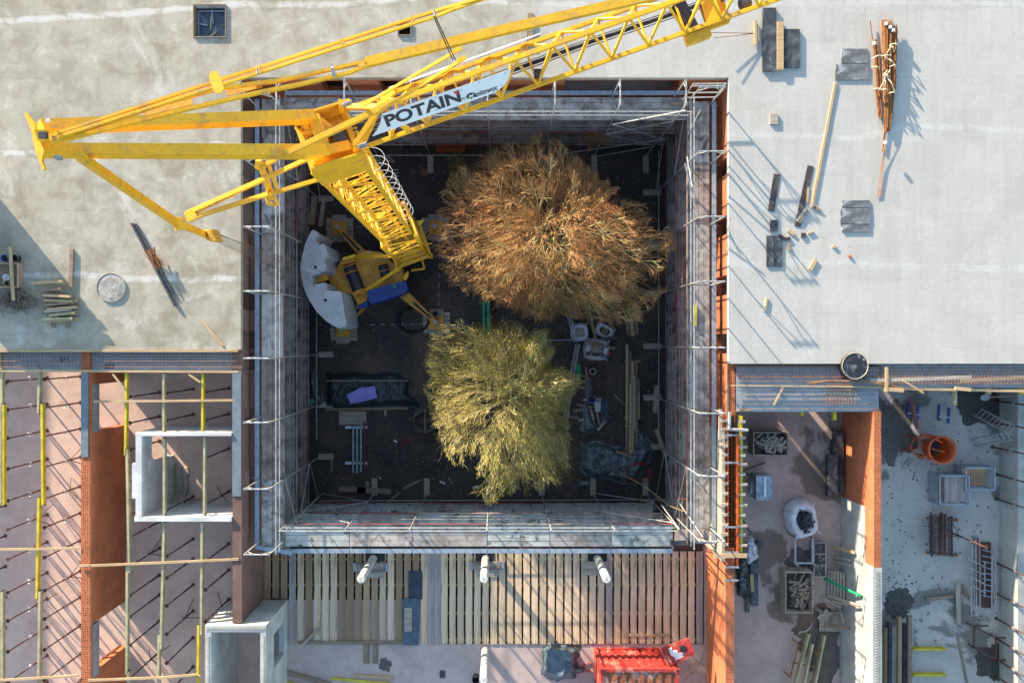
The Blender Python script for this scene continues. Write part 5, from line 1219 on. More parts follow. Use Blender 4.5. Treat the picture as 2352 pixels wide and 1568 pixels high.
for v in (981,1063): s = MB(); s.bar(P(793,v,-6.95), P(843,v,-6.95), .12, .08); s.build('batten', m_wht, t)
t = thing('concrete_bucket', 'large round steel tub with a crossbar standing left of the yellow-green tree', 'tub', tuple(P(976,966,GZ)))
c = P(976,966,-6.2); s = MB(); s.lathe(c.x, c.y, [(.50,GZ),(.60,-6.2),(.565,-6.2),(.47,-6.9),(0,-6.9)], 32); s.build('shell', mat('muddy_steel', (.15,.12,.09), (.07,.06,.05), 4, .7, .3, fine=.3), t, True)
s = MB(); s.tube((c.x,c.y-.56,-6.25),(c.x,c.y+.56,-6.25),.03,6); s.path([(c.x-.5,c.y+.25,-6.15),(c.x-.1,c.y+.5,-6.1),(c.x+.35,c.y+.42,-6.15)],.02,5); s.build('crossbar', m_oldx, t)
for u0,v0,u1,v1,w_,m,lab in ((778,1122,840,1125,.26,m_oldx,'left wide plank near the bottom left of the courtyard'),(820,1124,898,1129,.26,m_oldx,'right wide plank near the bottom left of the courtyard'),(844,1106,844,1118,.2,m_oldx,'small block above the wide planks'),(926,1122,966,1102,.12,m_oldx,'slanted board at the bottom of the courtyard'),(887,1158,918,1130,.10,m_oldx,'narrow slanted board under the bottom scaffold'),
    (745,450,735,520,.2,m_greyx,'grey plank leaning in the top left courtyard corner, right one'),(722,450,715,515,.28,m_greyx,'wide grey plank in the top left courtyard corner, left one'),(1509,885,1505,948,.24,m_greyx,'upright grey plank near the right scaffold'),(1508,985,1528,1045,.2,m_greyx,'slanted grey plank near the right scaffold'),
    (1365,700,1388,742,.16,m_pine,'pale board below the brown tree, above the white bags'),(1348,725,1362,760,.12,m_oldx,'thin board between the two white bags'),(1438,723,1444,770,.14,m_oldx,'left board of the small stack under the brown tree'),(1448,720,1454,772,.2,m_pine,'middle board of the small stack under the brown tree'),(1460,720,1464,768,.16,m_oldx,'right board of the small stack under the brown tree')):
    plank('loose_board', u0, v0, u1, v1, w_, GZ, .07, m, lab)
t = thing('plank_stack', 'long narrow stack of pale planks on the right side of the courtyard', 'plank stack', tuple(P(1452,930,GZ)))
rn = random.Random(3)
for u_, v0, v1, z, m in ((1440,790,980,.35,m_pine),(1447,806,1000,.2,m_oldx),(1453,830,1040,.28,m_pine),(1461,826,1020,.2,m_oldx),(1466,870,960,.12,m_oldx),(1440,900,1055,.2,m_oldx),(1448,880,1055,.33,m_pine),(1456,860,985,.38,m_greyx),(1462,900,995,.3,m_oldx),(1440,985,1000,.42,m_oldx),(1466,900,960,.2,m_pine)):
    s = MB(); s.bar(P(u_,v0,GZ+z), P(u_+rn.uniform(-1,1),v1,GZ+z), .13, .07); s.build('board', m, t)
for z in (.05,): 
    for v in (830,960): s = MB(); s.bar(P(1434,v,GZ+z), P(1470,v,GZ+z), .1, .08); s.build('spacer', m_greyx, t)
def bigbag(u, v, z0, ru, rv, h, label, seed, top=None, text=None, rz=0, fill=m_greyx, mm=m_bag):
    c = P(u, v, z0+h); k = (H-z0-h)/F; a_, b_ = ru*k, rv*k; t = thing('bulk_bag', label, 'bulk bag', (c.x, c.y, z0)); s = MB(); n = 36; prof = []
    zs = [(0,.9),(.12,1.02),(.35,1.08),(.6,1.05),(.8,.97),(.95,.90),(1,.76),(.96,.60),(.84,.50)]
    cr, sr = math.cos(R(rz)), math.sin(R(rz)); m_ = len(zs); vs_ = []
    for i in range(n):
        an = 2*math.pi*i/n; q = (abs(math.cos(an))**3.2+abs(math.sin(an))**3.2)**(-1/3.2)
        for zz, rr in zs:
            rw = rr*q*(1+.10*noise.noise((math.cos(an)*2.2+seed, math.sin(an)*2.2, zz*2))); x, y = a_*rw*math.cos(an), b_*rw*math.sin(an)
            vs_.append((c.x+x*cr-y*sr, c.y+x*sr+y*cr, z0+h*(zz+(.12*noise.noise((math.cos(an)*2,math.sin(an)*2,seed)) if zz > .7 else 0))))
    s.add(vs_, [(i*m_+j, ((i+1)%n)*m_+j, ((i+1)%n)*m_+j+1, i*m_+j+1) for i in range(n) for j in range(m_-1)]); s.build('sack', mm, t, True)
    s = MB(); s.lathe(c.x, c.y, [(min(a_,b_)*.56,z0+h*.84),(0,z0+h*.88)], 14, .2); s.build('contents', fill, t)
    for i in range(4):
        an = .785+i*1.57; x, y = a_*.9*math.cos(an)*1.15, b_*.9*math.sin(an)*1.15; x, y = x*cr-y*sr, x*sr+y*cr
        s = MB(); s.path([(c.x+x,c.y+y,z0+h*.95),(c.x+x*1.15,c.y+y*1.15,z0+h*1.1),(c.x+x*1.3,c.y+y*1.25,z0+h*.85),(c.x+x*1.1,c.y+y*1.25,z0+h*.8)], .025, 5); s.build('loop', mm, t)
    return t, c
bigbag(1333,762,GZ,19,20,.8,'smaller white bag filled to the brim, left of the other bags',1,fill=m_greyx,rz=5)
t, c = bigbag(1372,802,GZ,28,24,.85,'large white printed bag with boards lying across it',2,rz=-8)
text_on('GLAPOR', (P(1393,814,-6.1)), (-.97,.15,0), (-.1,-1,.3), .26, m_ink, t, bold=.012, ext=.002)
s = MB(); q = P(1398,813,-6.05); s.box(q.x-.04,q.y-.09,q.z-.06,q.x+.06,q.y+.07,q.z+.0); s.build('logo', m_redi, t)
bigbag(1390,760,GZ,22,15,.6,'stained white bag lying open behind the large printed bag',3,rz=-30,fill=m_oldx)
for u0,v0,u1,v1,lab in ((1350,788,1413,800,'dark board across the large white bag, lower one'),(1352,783,1385,790,'second dark board across the large white bag'),(1380,776,1415,775,'short black board at the top right of the large white bag'),(1358,730,1368,776,'dark board leaning against the large white bag')):
    plank('loose_board', u0, v0, u1, v1, .13, -6.1, .05, m_oldx if 'black' not in lab else m_bboard, lab)
for u_, v0, v1, lab in ((1111,692,782,'left green plastic pipe between the two trees'),(1122,690,775,'right green plastic pipe between the two trees')): rod('plastic_pipe', [P(u_,v0,-6.6),P(u_+1,v1,-6.6)], .09, m_green, lab, 'pipe', n=14)
rod('plastic_pipe', [P(1329,835,-6.6),P(1329,872,-6.6)], .13, m_green, 'short thick green pipe standing out right of the yellow-green tree', 'pipe', n=14)
s = MB(); c = P(1362,853,-6.7); s.lathe(c.x, c.y, [(.15,GZ),(.16,-6.7),(.13,-6.7),(.12,GZ)], 20); one(s, 'pipe_ring', m_col, 'pale open pipe ring right of the green pipe', 'pipe ring')
def fence(u0, v0, u1, v1, label, z=GZ, h=2.0):
    a_, b_ = P(u0, v0, GZ+1), P(u1, v1, GZ+1); a_.z = b_.z = GZ; t = thing('mesh_fence', label, 'fence', tuple((a_+b_)/2), 'mesh fence panels round the trees'); Z = Vector((0,0,1)); s = MB()
    s.tube(a_, a_+Z*h, .022); s.tube(b_, b_+Z*h, .022); s.tube(a_+Z*h, b_+Z*h, .022); s.tube(a_+Z*.12, b_+Z*.12, .022); s.build('frame', m_steelb, t)
    s = MB(); L = (b_-a_).length
    for k in range(int(L/.12)): q = a_.lerp(b_, (k+.5)*.12/L); s.tube(q+Z*.12, q+Z*h, .004, 3)
    for k in range(9): s.tube(a_+Z*(.2+k*.2), b_+Z*(.2+k*.2), .004, 3)
    s.build('mesh', m_steel, t)
fence(1300,700,1322,785,'mesh fence panel running up from the white bags towards the brown tree'); fence(1220,783,1322,780,'mesh fence panel ending at the smaller white bag'); fence(1326,790,1312,870,'mesh fence panel just left of the green pipe'); fence(1312,872,1298,965,'mesh fence panel left of the blue rags'); fence(1215,978,1296,966,'mesh fence panel partly hidden under the yellow-green tree')
tarp('blue_rag', [(1346,875),(1356,870),(1358,900),(1352,940),(1368,985),(1358,992),(1336,990),(1340,940),(1348,910)], GZ, .12, m_tarpc, 'blue-grey rag strip on the ground left of the long plank stack', 'rag', 8, .08, 3, 6)
bucket(1361,917,GZ,.2,.3,m_purple,'lilac-blue bucket beside the pale green sheet')
s = MB(); s.prism([tuple(P(u_,v_,-6.9)[:2]) for u_,v_ in ((1364,923),(1380,920),(1379,945),(1368,946))], -6.95, -6.9); one(s, 'pale_sheet', mat('mint_sheet', (.45,.58,.48), (.36,.48,.4), 3, .6, fine=.05), 'pale green sheet under the lilac bucket', 'sheet')
sheet('dark_blue_board', 1380,920,1397,975,GZ,.03,mat('navy_board', (.02,.03,.06), (.03,.04,.07), 3, .5),'dark navy board lying right of the pale green sheet','board')
for k,(u0,v0,u1,v1) in enumerate(((1320,888,1358,892),(1325,928,1361,935),(1296,955,1330,960),(1328,965,1350,961),(1357,940,1364,965),(1371,945,1377,975),(1373,988,1390,966),(1340,918,1382,916),(1345,842,1350,875),(1316,944,1345,938))):
    plank('wood_offcut', u0, v0, u1, v1, .11, GZ, .06, random.choice((m_oldx,m_greyx)), '%s wood offcut among the scraps right of the yellow-green tree' % ['first (topmost)','second','third (leftmost)','fourth','fifth','sixth','seventh (lowest)','eighth','ninth','tenth'][k], 'offcut')
tarp('clear_sheeting', [(1338,1022),(1365,1012),(1400,1022),(1440,1030),(1480,1018),(1500,1030),(1488,1060),(1475,1080),(1462,1112),(1430,1108),(1395,1100),(1360,1098),(1336,1080)], GZ, .4, m_tarpc, 'large crumpled blue-grey plastic sheeting at the bottom right of the courtyard', 'plastic sheeting', 12, .16, 3, 14, 1.8)
tarp('clear_sheeting', [(1458,992),(1478,990),(1495,1020),(1485,1035),(1470,1020)], GZ, .1, m_tarpc, 'small piece of clear sheeting above the large one', 'plastic sheeting', 14, .1, 3, 6)
tarp('clear_sheeting', [(1330,1105),(1350,1108),(1352,1118),(1336,1118)], GZ, .05, m_tarpc, 'tiny scrap of sheeting left below the large one', 'plastic sheeting', 15, .06, 3, 4)
tarp('clear_sheeting', [(706,855),(718,852),(728,875),(727,900),(742,900),(738,930),(728,925),(712,905)], GZ, .4, mat('dirty_film', (.12,.14,.13), (.06,.075,.07), 4, .4, fine=.1), 'grey plastic bags by the left scaffold above the mint rag', 'plastic sheeting', 17, .15, 3, 8)
tarp('mint_rag', [(707,918),(718,918),(718,930),(708,930)], GZ, .1, mat('mint_rag', (.10,.40,.27), (.08,.30,.2), 3, .6), 'small mint green rag by the left scaffold', 'rag', 18, .08, 2, 4)
plank('loose_board', 1415,1036, 1450,1048, .14, -6.45, .04, m_oldx, 'brown board lying on the plastic sheeting')
def loop(u, v, z, r, n, seed, m, rad, label, cat='hose'):
    rn = random.Random(seed); c = P(u, v, z); pts = []
    for k in range(n*14): a_ = k*6.283/14; rr = r*(1+.35*noise.noise((k*.09, seed, 0))); pts.append(c+Vector((rr*math.cos(a_)+.25*r*noise.noise((k*.03,seed,7)), rr*.8*math.sin(a_)+.25*r*noise.noise((k*.03,seed,9)), .02+k*.0015)))
    s = MB(); s.path(pts, rad, 4); return one(s, 'hose_coil', m, label, cat)
loop(1468,1083,-6.5,.55,4,3,m_hose,.013,'coil of thin red hose on the plastic sheeting')
loop(953,735,GZ,.75,6,5,m_ink,.018,'large coil of black cable on the ground below the crane base', 'cable')
s = MB(); s.path([P(u_,v_,z) for u_,v_,z in ((905,1045,GZ+.02),(925,1020,GZ+.02),(945,1010,GZ+.02),(930,1008,GZ+.02),(920,1018,GZ+.02),(960,1005,GZ+.02),(990,990,GZ+.02))], .014, 4); one(s, 'red_line', m_hose, 'thin red cord on the dark ground below the round tub', 'cord')
s = MB(); s.path([P(u_,v_,z) for u_,v_,z in ((1480,1080,-6.6),(1515,1090,-6.6),(1540,1130,-4.7),(1552,1143,-2.7),(1576,1146,-.75))], .014, 4); one(s, 'red_line', m_hose, 'red hose climbing onto the bottom right scaffold', 'hose')
t = thing('brick_pallet', 'stack of orange bricks catching a little sun behind the brown tree', 'bricks', tuple(P(1030,345,GZ)))
for k in range(14): s = MB(); q = P(1003+ (k%7)*9, 338+(k//7)*8, GZ+.4); s.box(q.x,q.y,GZ,q.x+.24,q.y+.12,GZ+.5); s.build('brick', m_orange if k % 3 else m_brick, t)
t = thing('short_pipe_stack', 'stack of short dark pipes with white ends right of the crane mast', 'pipes', tuple(P(911,404,GZ)))
for k in range(9): s = MB(); s.tube(P(900,390+k*3.6,-6.85), P(916,390+k*3.6,-6.85), .04, 8); s.build('pipe', m_ink if k % 2 else m_rail, t)
plank('wood_offcut', 966,392, 983,400, .3, GZ, .04, m_redt, 'small red and white board on the ground right of the crane mast', 'offcut')
s = MB(); s.path([P(u_,v_,GZ+.03) for u_,v_ in ((890,359),(905,370),(903,372),(886,366),(888,358))], .03, 4); one(s, 'sling', m_tape, 'white lifting sling lying right of the crane mast', 'sling')
bucket(999,720,GZ+.1,.17,.3,m_white,'white bucket on the ground by the lower right crane foot')
# ================================================================ bottom middle floor
t = thing('container', 'open red steel container with rusty roof at the bottom of the picture', 'container', tuple(P(1455,1530,-3)))
A_, B_ = P(1365,1487,-3), P(1533,1487,-3); x0, x1, y1, y0 = A_.x, B_.x, A_.y, A_.y-2.4; zt_ = -.85
s = MB(); n = 22
for k in range(n):
    xa, xb = x0+(x1-x0)*k/n, x0+(x1-x0)*(k+1)/n; dd = .05 if k % 2 else 0; s.box(xa, y1-.12-dd, -2.98, xb, y1-dd, zt_-.12)
s.build('side_wall', m_red, t)
s = MB(); s.bar((x0,y1-.06,zt_-.05),(x1,y1-.06,zt_-.05),.13,.14); s.bar((x0,y1-.05,-2.93),(x1,y1-.05,-2.93),.14,.13); s.bar((x0+.06,y1-.13,zt_-.05),(x0+.06,y0,zt_-.05),.13,.14); s.bar((x1-.06,y1-.13,zt_-.05),(x1-.06,y0,zt_-.05),.13,.14); s.build('frame', m_red, t)
for xx_ in (x0+.06, x1-.06): s = MB(); s.box(xx_-.09,y1-.15,-2.995,xx_+.09,y1+.012,zt_+.04); s.build('corner_post', m_red, t); s = MB(); s.box(xx_-.05,y1-.1,zt_+.041,xx_+.05,y1-.02,zt_+.046); s.build('corner_hole', m_ink, t)
s = MB()
for k in range(16): xa, xb = x0+.13+(x1-x0-.26)*k/16, x0+.13+(x1-x0-.26)*(k+1)/16; dd = .035 if k % 2 else 0; s.box(xa, y0, zt_-.06, xb, y1-.13, zt_-.01-dd)
s.build('roof', m_redr, t)
s = MB(); s.box(x0,y0,-2.99,x0+.05,y1-.13,zt_-.12); s.build('side_wall', m_red, t)
q = [P(1515,1489,-1.6), P(1580,1463,-1.6), P(1597,1500,-1.6), P(1537,1529,-1.6)]
q[0].z = q[1].z = -2.6; q[2].z = q[3].z = -.9
nrm = (q[1]-q[0]).cross(q[2]-q[0]).normalized(); dr = MB().slabpoly([P(1515,1489,-1.2),P(1582,1463,-1.2),P(1596,1502,-1.1),P(1537,1530,-1.1)], .05, (0,.1,1)).build('door', m_red, t)
s = MB(); s.prism([tuple(P(u_,v_,-1.09)[:2]) for u_,v_ in ((1536,1490),(1543,1487),(1545,1494),(1556,1493),(1558,1499),(1570,1498),(1568,1504),(1573,1510),(1553,1517),(1549,1508),(1541,1504))], -1.16, -1.09); s.build('white_patch', m_white, dr)
s = MB(); c = P(1568,1488,-1.1); s.box(c.x-.11,c.y-.1,-1.17,c.x+.11,c.y+.1,-1.075); s.build('window', m_ink, dr)
s = MB(); s.bar(P(1518,1489,-1.13),P(1540,1529,-1.03),.03,.03); s.build('lock_rod', m_dsteel, dr)
tarp('blue_grey_tarpaulin', [(1248,1488),(1262,1480),(1300,1482),(1322,1492),(1324,1530),(1345,1532),(1340,1542),(1322,1545),(1318,1556),(1280,1562),(1246,1548)], -3, 1.0, m_tarpb, 'blue-grey tarpaulin wrapped over a stack left of the red container', 'tarpaulin', 22, .12, 3, 10, 1.2)
loop(1350,1530,-3,.22,3,6,m_hose,.014,'tangled dark red hose between the tarpaulin and the container')
loop(1597,1530,-3,.35,2,8,m_cable,.01,'loops of thin yellow cable right of the red container', 'cable')
s = MB(); s.path([P(u_,v_,-2.99) for u_,v_ in ((1602,1270),(1606,1330),(1603,1400),(1618,1430),(1616,1500),(1595,1540),(1570,1560))], .012, 4); one(s, 'yellow_cable', m_cable, 'thin cable running down the edge of the orange wall', 'cable')
s = MB(); vs_, fs_ = text_mesh('DINZO  ~ 2K ~', .15, ext=.001, bold=.008, sx=1.6); o_ = P(1347,1484,-2.994); 
s = MB(); rnp = random.Random(4)
for k in range(9):
    p = P(1347+k*8.2, 1480+rnp.uniform(-2,2), -2.994); pts_ = [p+Vector((rnp.uniform(-.06,.1), rnp.uniform(-.05,.05), 0)) for _ in range(5)]
    for a_, b_ in zip(pts_[:-1], pts_[1:]): s.bar(a_, b_, .014, .004)
one(s, 'spray_marking', m_pinkspray, 'pink sprayed scribble on the floor above the red container', 'marking')
sheet('floor_box', 1010,1540,1022,1556,-3,.04,m_dsteel,'small dark square box on the floor near the lower round column','box')
s = MB(); c = P(1093,1561,-2.7); s.lathe(c.x, c.y, [(.16,-3),(.17,-2.7),(.14,-2.7),(.14,-2.95),(0,-2.95)], 20); one(s, 'floor_pipe', m_ink, 'black pipe opening left of the lower round column', 'pipe')
for u0,v0,u1,v1,w_,m,lab in ((646,1540,760,1572,.2,m_oldx,'weathered plank slanting at the bottom right of the shaft'),(760,1557,900,1570,.1,m_yel,'yellowish plank at the bottom edge below the deck'),(814,1551,903,1556,.12,m_pine,'short pale plank above the yellowish plank'),(632,1564,740,1580,.14,m_yel,'yellow beam at the bottom edge by the shaft')):
    plank('loose_board', u0, v0, u1, v1, w_, -3, .06, m, lab)
# ================================================================ bottom right, room beside the formwork
def crate(u0, v0, u1, v1, z0, h, label, m=m_greyx, seed=1, n=60, rz=0, fillm=m_greyx):
    a_, b_ = P(u0,v1,z0+h), P(u1,v0,z0+h); t = thing('wooden_crate', label, 'crate', ((a_.x+b_.x)/2,(a_.y+b_.y)/2,z0)); w_ = .04
    for nm_, q in (('side_board',(a_.x,a_.y,a_.x+w_,b_.y)),('side_board',(b_.x-w_,a_.y,b_.x,b_.y)),('end_board',(a_.x+w_+.001,a_.y,b_.x-w_-.001,a_.y+w_)),('end_board',(a_.x+w_+.001,b_.y-w_,b_.x-w_-.001,b_.y))):
        s = MB(); s.box(q[0],q[1],z0+.08,q[2],q[3],z0+h); s.build(nm_, m, t)
    s = MB(); s.box(a_.x+w_+.001,a_.y+w_+.001,z0,b_.x-w_-.001,b_.y-w_-.001,z0+.1); s.build('base', m_oldx, t)
    s = sticks((u0+u1)/2,(v0+v1)/2,z0+h*.45,abs(u1-u0)/2-7,abs(v1-v0)/2-7,n,.45,.02,fillm,seed,h*.45,square=True); f_ = s.build('scrap_wood', fillm, t); f_['kind'] = 'stuff'
    return t
crate(1730,992,1811,1046,-3,.7,'wide wooden crate heaped with pale scrap wood at the top of the room',seed=3,n=110,fillm=m_pinelt if False else m_greyx)
crate(1804,1313,1868,1408,-3,.8,'tall wooden crate full of brown scrap wood near the stacked pallets',m_greyx,5,90,fillm=m_oldx)
t = thing('silver_wrapped_pack', 'silver wrapped pack with white film beside the wall formwork', 'pack', tuple(P(1747,1120,-3)))
s = MB(); a_, b_ = P(1737,1148,-2.2), P(1773,1092,-2.2); s.box(a_.x,a_.y,-3,b_.x,b_.y,-2.2); s.build('pack', m_silver, t)
s = MB(); s.bar(P(1757,1094,-2.18), P(1757,1140,-2.18), .1, .03); s.build('strap', m_wht, t)
tarp('white_film', [(1722,1092),(1738,1090),(1736,1130),(1728,1146),(1721,1130)], -3, .3, m_bag, 'crumpled white film left of the silver pack', 'film', 24, .12, 2, 6)
t = thing('tile_stack', 'two stacks of black roof tiles or slabs leaning by the orange wall', 'slab stack', tuple(P(1915,1065,-3)))
for k in range(6):
    s = MB(); a_, b_ = P(1897+k*.8,1138,-2.9+k*.12), P(1918+k*.8,1043,-2.9+k*.12); s.box(a_.x,a_.y,-3+k*.14,b_.x,b_.y,-3+k*.14+.1); s.build('slab', m_black, t)
for k in range(6): s = MB(); a_, b_ = P(1916+k*3.4,1130,-2.6), P(1918.4+k*3.4,990,-2.6); s.box(a_.x,a_.y,-3,b_.x,b_.y,-2.5); s.build('upright_slab', m_black, t)
t, c = bigbag(1849,1196,-3,33,40,.9,'tall white printed bag with black scraps inside, standing alone in the room',7,fill=m_ink,rz=12)
s = sticks(1852,1195,-2.15,14,24,26,.4,.02,m_ink,8,.2,square=True); s.build('black_scraps', m_ink, t)
text_on('Holcim', P(1822,1196,-2.45), (.35,-1,0), (1,.35,.5), .2, m_ink, t, bold=.008, ext=.002)
rod('red_bar', [P(1938,1147,-2.95),P(1975,1154,-2.95)], .03, m_red, 'thin red bar on the floor at the foot of the orange wall', 'bar')
t = thing('steel_trestle', 'grey steel trestle standing below the tall white bag', 'trestle', tuple(P(1850,1270,-3)))
s = MB(); z = -2.2
for a_, b_ in (((1826,1233),(1826,1292)),((1866,1235),(1866,1292)),((1826,1292),(1866,1292)),((1826,1292),(1843,1308)),((1866,1292),(1880,1304))): s.bar(P(*a_,z), P(*b_,z if a_[1] < 1290 or b_[1] < 1300 else -2.6), .07)
for u_, v_ in ((1826,1233),(1866,1235)): q = P(u_,v_,z); s.bar(q, (q.x,q.y,-3), .06)
for u_, v_ in ((1826,1292),(1866,1292)): q = P(u_,v_,z); s.bar(q, (q.x,q.y,-3), .06)
s.build('frame', m_steel, t)
t = thing('steel_tote', 'open steel box with divided compartments full of metal parts', 'box', tuple(P(1882,1283,-3)))
a_, b_ = P(1870,1324,-2.5), P(1897,1246,-2.5); s = MB(); s.box(a_.x,a_.y,-3,b_.x,b_.y,-2.95)
for y in (a_.y, (a_.y*2+b_.y)/3, (a_.y+2*b_.y)/3, b_.y): s.box(a_.x, y-.015, -2.949, b_.x, y+.015, -2.5)
for x in (a_.x, b_.x): s.box(x-.015, a_.y+.016, -2.949, x+.015, b_.y-.016, -2.5)
s.build('box', m_steel, t); s = sticks(1883,1285,-2.9,12,34,60,.35,.015,m_rust,12,.35); s.build('metal_parts', m_greyx, t)
def pallet(u, v, z, lx, ly, label, rz=0, dense=9):
    c = P(u, v, z+.14); t = thing('pallet', label, 'pallet', (c.x, c.y, z)); 
    for k in range(dense): s = MB(); x = c.x-lx/2+lx*(k+.5)/dense; s.box(x-.045, c.y-ly/2, z+.12, x+.045, c.y+ly/2, z+.142); s.build('top_board', m_greyx, t)
    for k in range(3): s = MB(); y = c.y-ly/2+.06+(ly-.12)*k/2; s.box(c.x-lx/2, y-.05, z, c.x+lx/2, y+.05, z+.119); s.build('bearer', m_oldx, t)
    t.rotation_euler = (0,0,R(rz)); return t
pallet(1908,1427,-3,1.0,.85,'pallet with loose boards on it in the bottom right room')
pallet(1926,1345,-2.75,.75,1.25,'pallet leaning by the whitewashed wall under the green pipe',dense=6).rotation_euler = (0, R(-38), 0)
for k,(u0,v0,u1,v1) in enumerate(((1912,1254,1962,1268),(1916,1281,1950,1285),(1917,1290,1953,1298),(1900,1365,1975,1392),(1905,1378,1950,1388),(1884,1371,1933,1394),(1878,1420,1900,1400),(1892,1440,1918,1408),(1903,1434,1950,1442),(1870,1393,1890,1406),(1930,1400,1938,1430))):
    za = max(-2.86 if k > 5 else -2.95, H-14.78*F/(u0-1150)); zb_ = max(-2.86 if k > 5 else -2.95, H-14.78*F/(u1-1150)); s = MB(); s.bar(P(u0,v0,za), P(u1,v1,zb_), .13, .05)
    one(s, 'wood_offcut', random.choice((m_pine,m_greyx,m_oldx)), '%s loose board among the pallets of the bottom right room' % ['topmost','second','third','longest slanted','fifth','sixth','crosswise pale','steep pale','low flat','leftmost short','rightmost short'][k], 'offcut')
rod('plastic_pipe', [P(1893,1328,-2.7),P(1979,1369,-.95)], .06, m_green, 'long bright green pipe leaning over the pallets', 'pipe', n=12)
sheet('cracked_slab', 1944,1224,1963,1250,-3,.04,m_greyp,'small cracked grey panel by the whitewashed wall','panel')
s = MB(); s.box(P(1933,1568,-2.8).x, P(0,1600,-3).y, -3, P(1936,0,-3).x, P(0,1245,-3).y, -2.9); one(s, 'skirting_kerb', m_sill, 'low grey kerb at the foot of the whitewashed wall', 'kerb')
for k,(u0,v0,u1,v1,z) in enumerate(((1860,1455,1820,1600,.3),(1868,1478,1842,1600,.45),(1896,1458,1868,1600,.2))): hb = hbeam(u0,v0,u1,v1,m_pale,['left yellowish beam leaning at the bottom of the room','middle yellowish beam leaning at the bottom of the room','right yellowish beam with red end at the bottom of the room'][k],zt=-3+z+.2,group='beams lying at the bottom of the room')
t = thing('steel_stand', 'rusty bent steel stand under the yellowish beams', 'stand', tuple(P(1830,1510,-3))); s = MB(); z = -2.7
for a_, b_ in (((1820,1465),(1834,1480)),((1834,1480),(1816,1550)),((1820,1520),(1870,1530)),((1800,1540),(1816,1555)),((1834,1480),(1880,1500))): s.tube(P(*a_,z), P(*b_,z), .03)
s.build('frame', m_rust, t)
s = MB(); s.path([P(u_,v_,-2.97) for u_,v_ in ((1865,1430),(1860,1442),(1848,1450),(1838,1450),(1834,1456))], .03, 5); one(s, 'bent_hose', m_tape, 'short pale bent hose below the wooden crate', 'hose')
# black boards and foil by the wall
tarp('black_foil', [(1697,1275),(1712,1278),(1722,1290),(1722,1372),(1716,1376),(1694,1362),(1692,1300)], -3, .35, m_tarpk, 'crumpled black foil beside the perforated brick wall', 'foil', 30, .12, 3, 8)
panel(1724,1258,1742,1390,m_black,'long black board beside the black foil',.1,-3); panel(1712,1330,1722,1405,m_black,'short black board sticking out below the black foil',.08,-3)
tarp('white_film', [(1712,1240),(1730,1236),(1742,1255),(1740,1280),(1722,1295),(1710,1275)], -2.9, .35, m_bag, 'crumpled white film above the black foil', 'film', 31, .16, 2, 8)
plank('loose_board', 1727,1318, 1729,1358, .16, -2.9, .04, m_pine, 'short pale board on the long black board')
rod('dark_rod', [P(1702,1187,-2.9),P(1722,1220,-2.9)], .03, m_dsteel, 'short dark rod on the floor beside the formwork', 'rod')
rod('steel_prop_lying', [P(1708,1080,-2.6),P(1757,1062,-2.9)], .035, m_prop, 'dark prop leaning on the floor above the silver pack', 'prop')
s = MB(); c = P(1742,1252,-2.8); s.lathe(c.x, c.y, [(0,-3),(.17,-3),(.18,-2.75),(.1,-2.72),(0,-2.73)], 14); one(s, 'black_tub', m_black, 'small black tub at the right of the white film', 'tub')
loop(1712,1095,-2.98,.22,4,11,m_cable,.012,'coil of yellow cable beside the yellow formwork beam', 'cable')
# ================================================================ bottom right room
t = thing('concrete_skip', 'orange concrete pouring bucket with frame lying on the floor of the right room', 'pouring bucket', tuple(P(2150,1030,-3)))
c = P(2165,1033,-2.0); s = MB(); s.lathe(c.x, c.y, [(.30,-3),(.55,-2.55),(.58,-2.0),(.535,-2.0),(.50,-2.5),(.22,-2.95),(.2,-2.96)], 32); s.build('funnel', m_orange, t, True); s = MB(); s.lathe(c.x, c.y, [(.30,-2.7),(.15,-2.75),(0,-2.75)], 24); s.build('dark_disc', m_ink, t)  # black disc inside the funnel paints the shade of its hollow
s = MB(); s.lathe(c.x, c.y, [(.60,-2.05),(.62,-2.0),(.535,-1.98)], 32); s.build('rim', m_orange, t); 
s = MB(); q = P(2115,1025,-2.3)
for k in range(12): a_ = k*.5236; s.tube(q+Vector((.42*math.cos(a_),.45*math.sin(a_),0)), q+Vector((.42*math.cos(a_+.5236),.45*math.sin(a_+.5236),0)), .03)
for k in range(4): a_ = k*1.57+.4; s.tube(q, q+Vector((.42*math.cos(a_),.45*math.sin(a_),0)), .025); 
for du, dv_ in ((-6,-24),(6,-26),(14,-18),(20,10)): s.tube(P(2120+du,1020+dv_,-2.2), P(2150+du,1030+dv_*.8,-2.1), .035)
for k in range(4): a_ = k*1.57+.4; p = q+Vector((.42*math.cos(a_),.45*math.sin(a_),0)); s.tube(p, (p.x,p.y,-3), .03)
s.bar(P(2105,1005,-2.2), P(2140,1000,-2.2), .06); s.bar(P(2110,1050,-2.2), P(2145,1055,-2.2), .06); s.build('frame', m_orange, t)
for i,(u_,v_) in enumerate(((2086,938),(2157,945))):
    t = thing('blue_trestle', ['left blue steel trestle on the floor under the precast strip','right blue steel trestle on the floor under the precast strip'][i], 'trestle', tuple(P(u_,v_,-3)))
    s = MB()
    for du in (0, 23): s.bar(P(u_+du,v_-16+du*.3,-2.2), P(u_+du-2,v_+20+du*.3,-2.2), .085); s.bar(P(u_+du,v_-10+du*.3,-2.2), P(u_+du,v_-10+du*.3,-2.98)+Vector((0,0,0)), .05); s.bar(P(u_+du-1,v_+16+du*.3,-2.2), P(u_+du-1,v_+16+du*.3,-2.98), .05)
    s.build('legs', mat('trestle_blue'+str(i), (.02,.05,.22), (.03,.05,.15), 3, .5), t); s = MB(); s.bar(P(u_-2,v_+10,-2.15), P(u_+25,v_+14,-2.15), .05); s.build('crossbar', m_steelb, t)
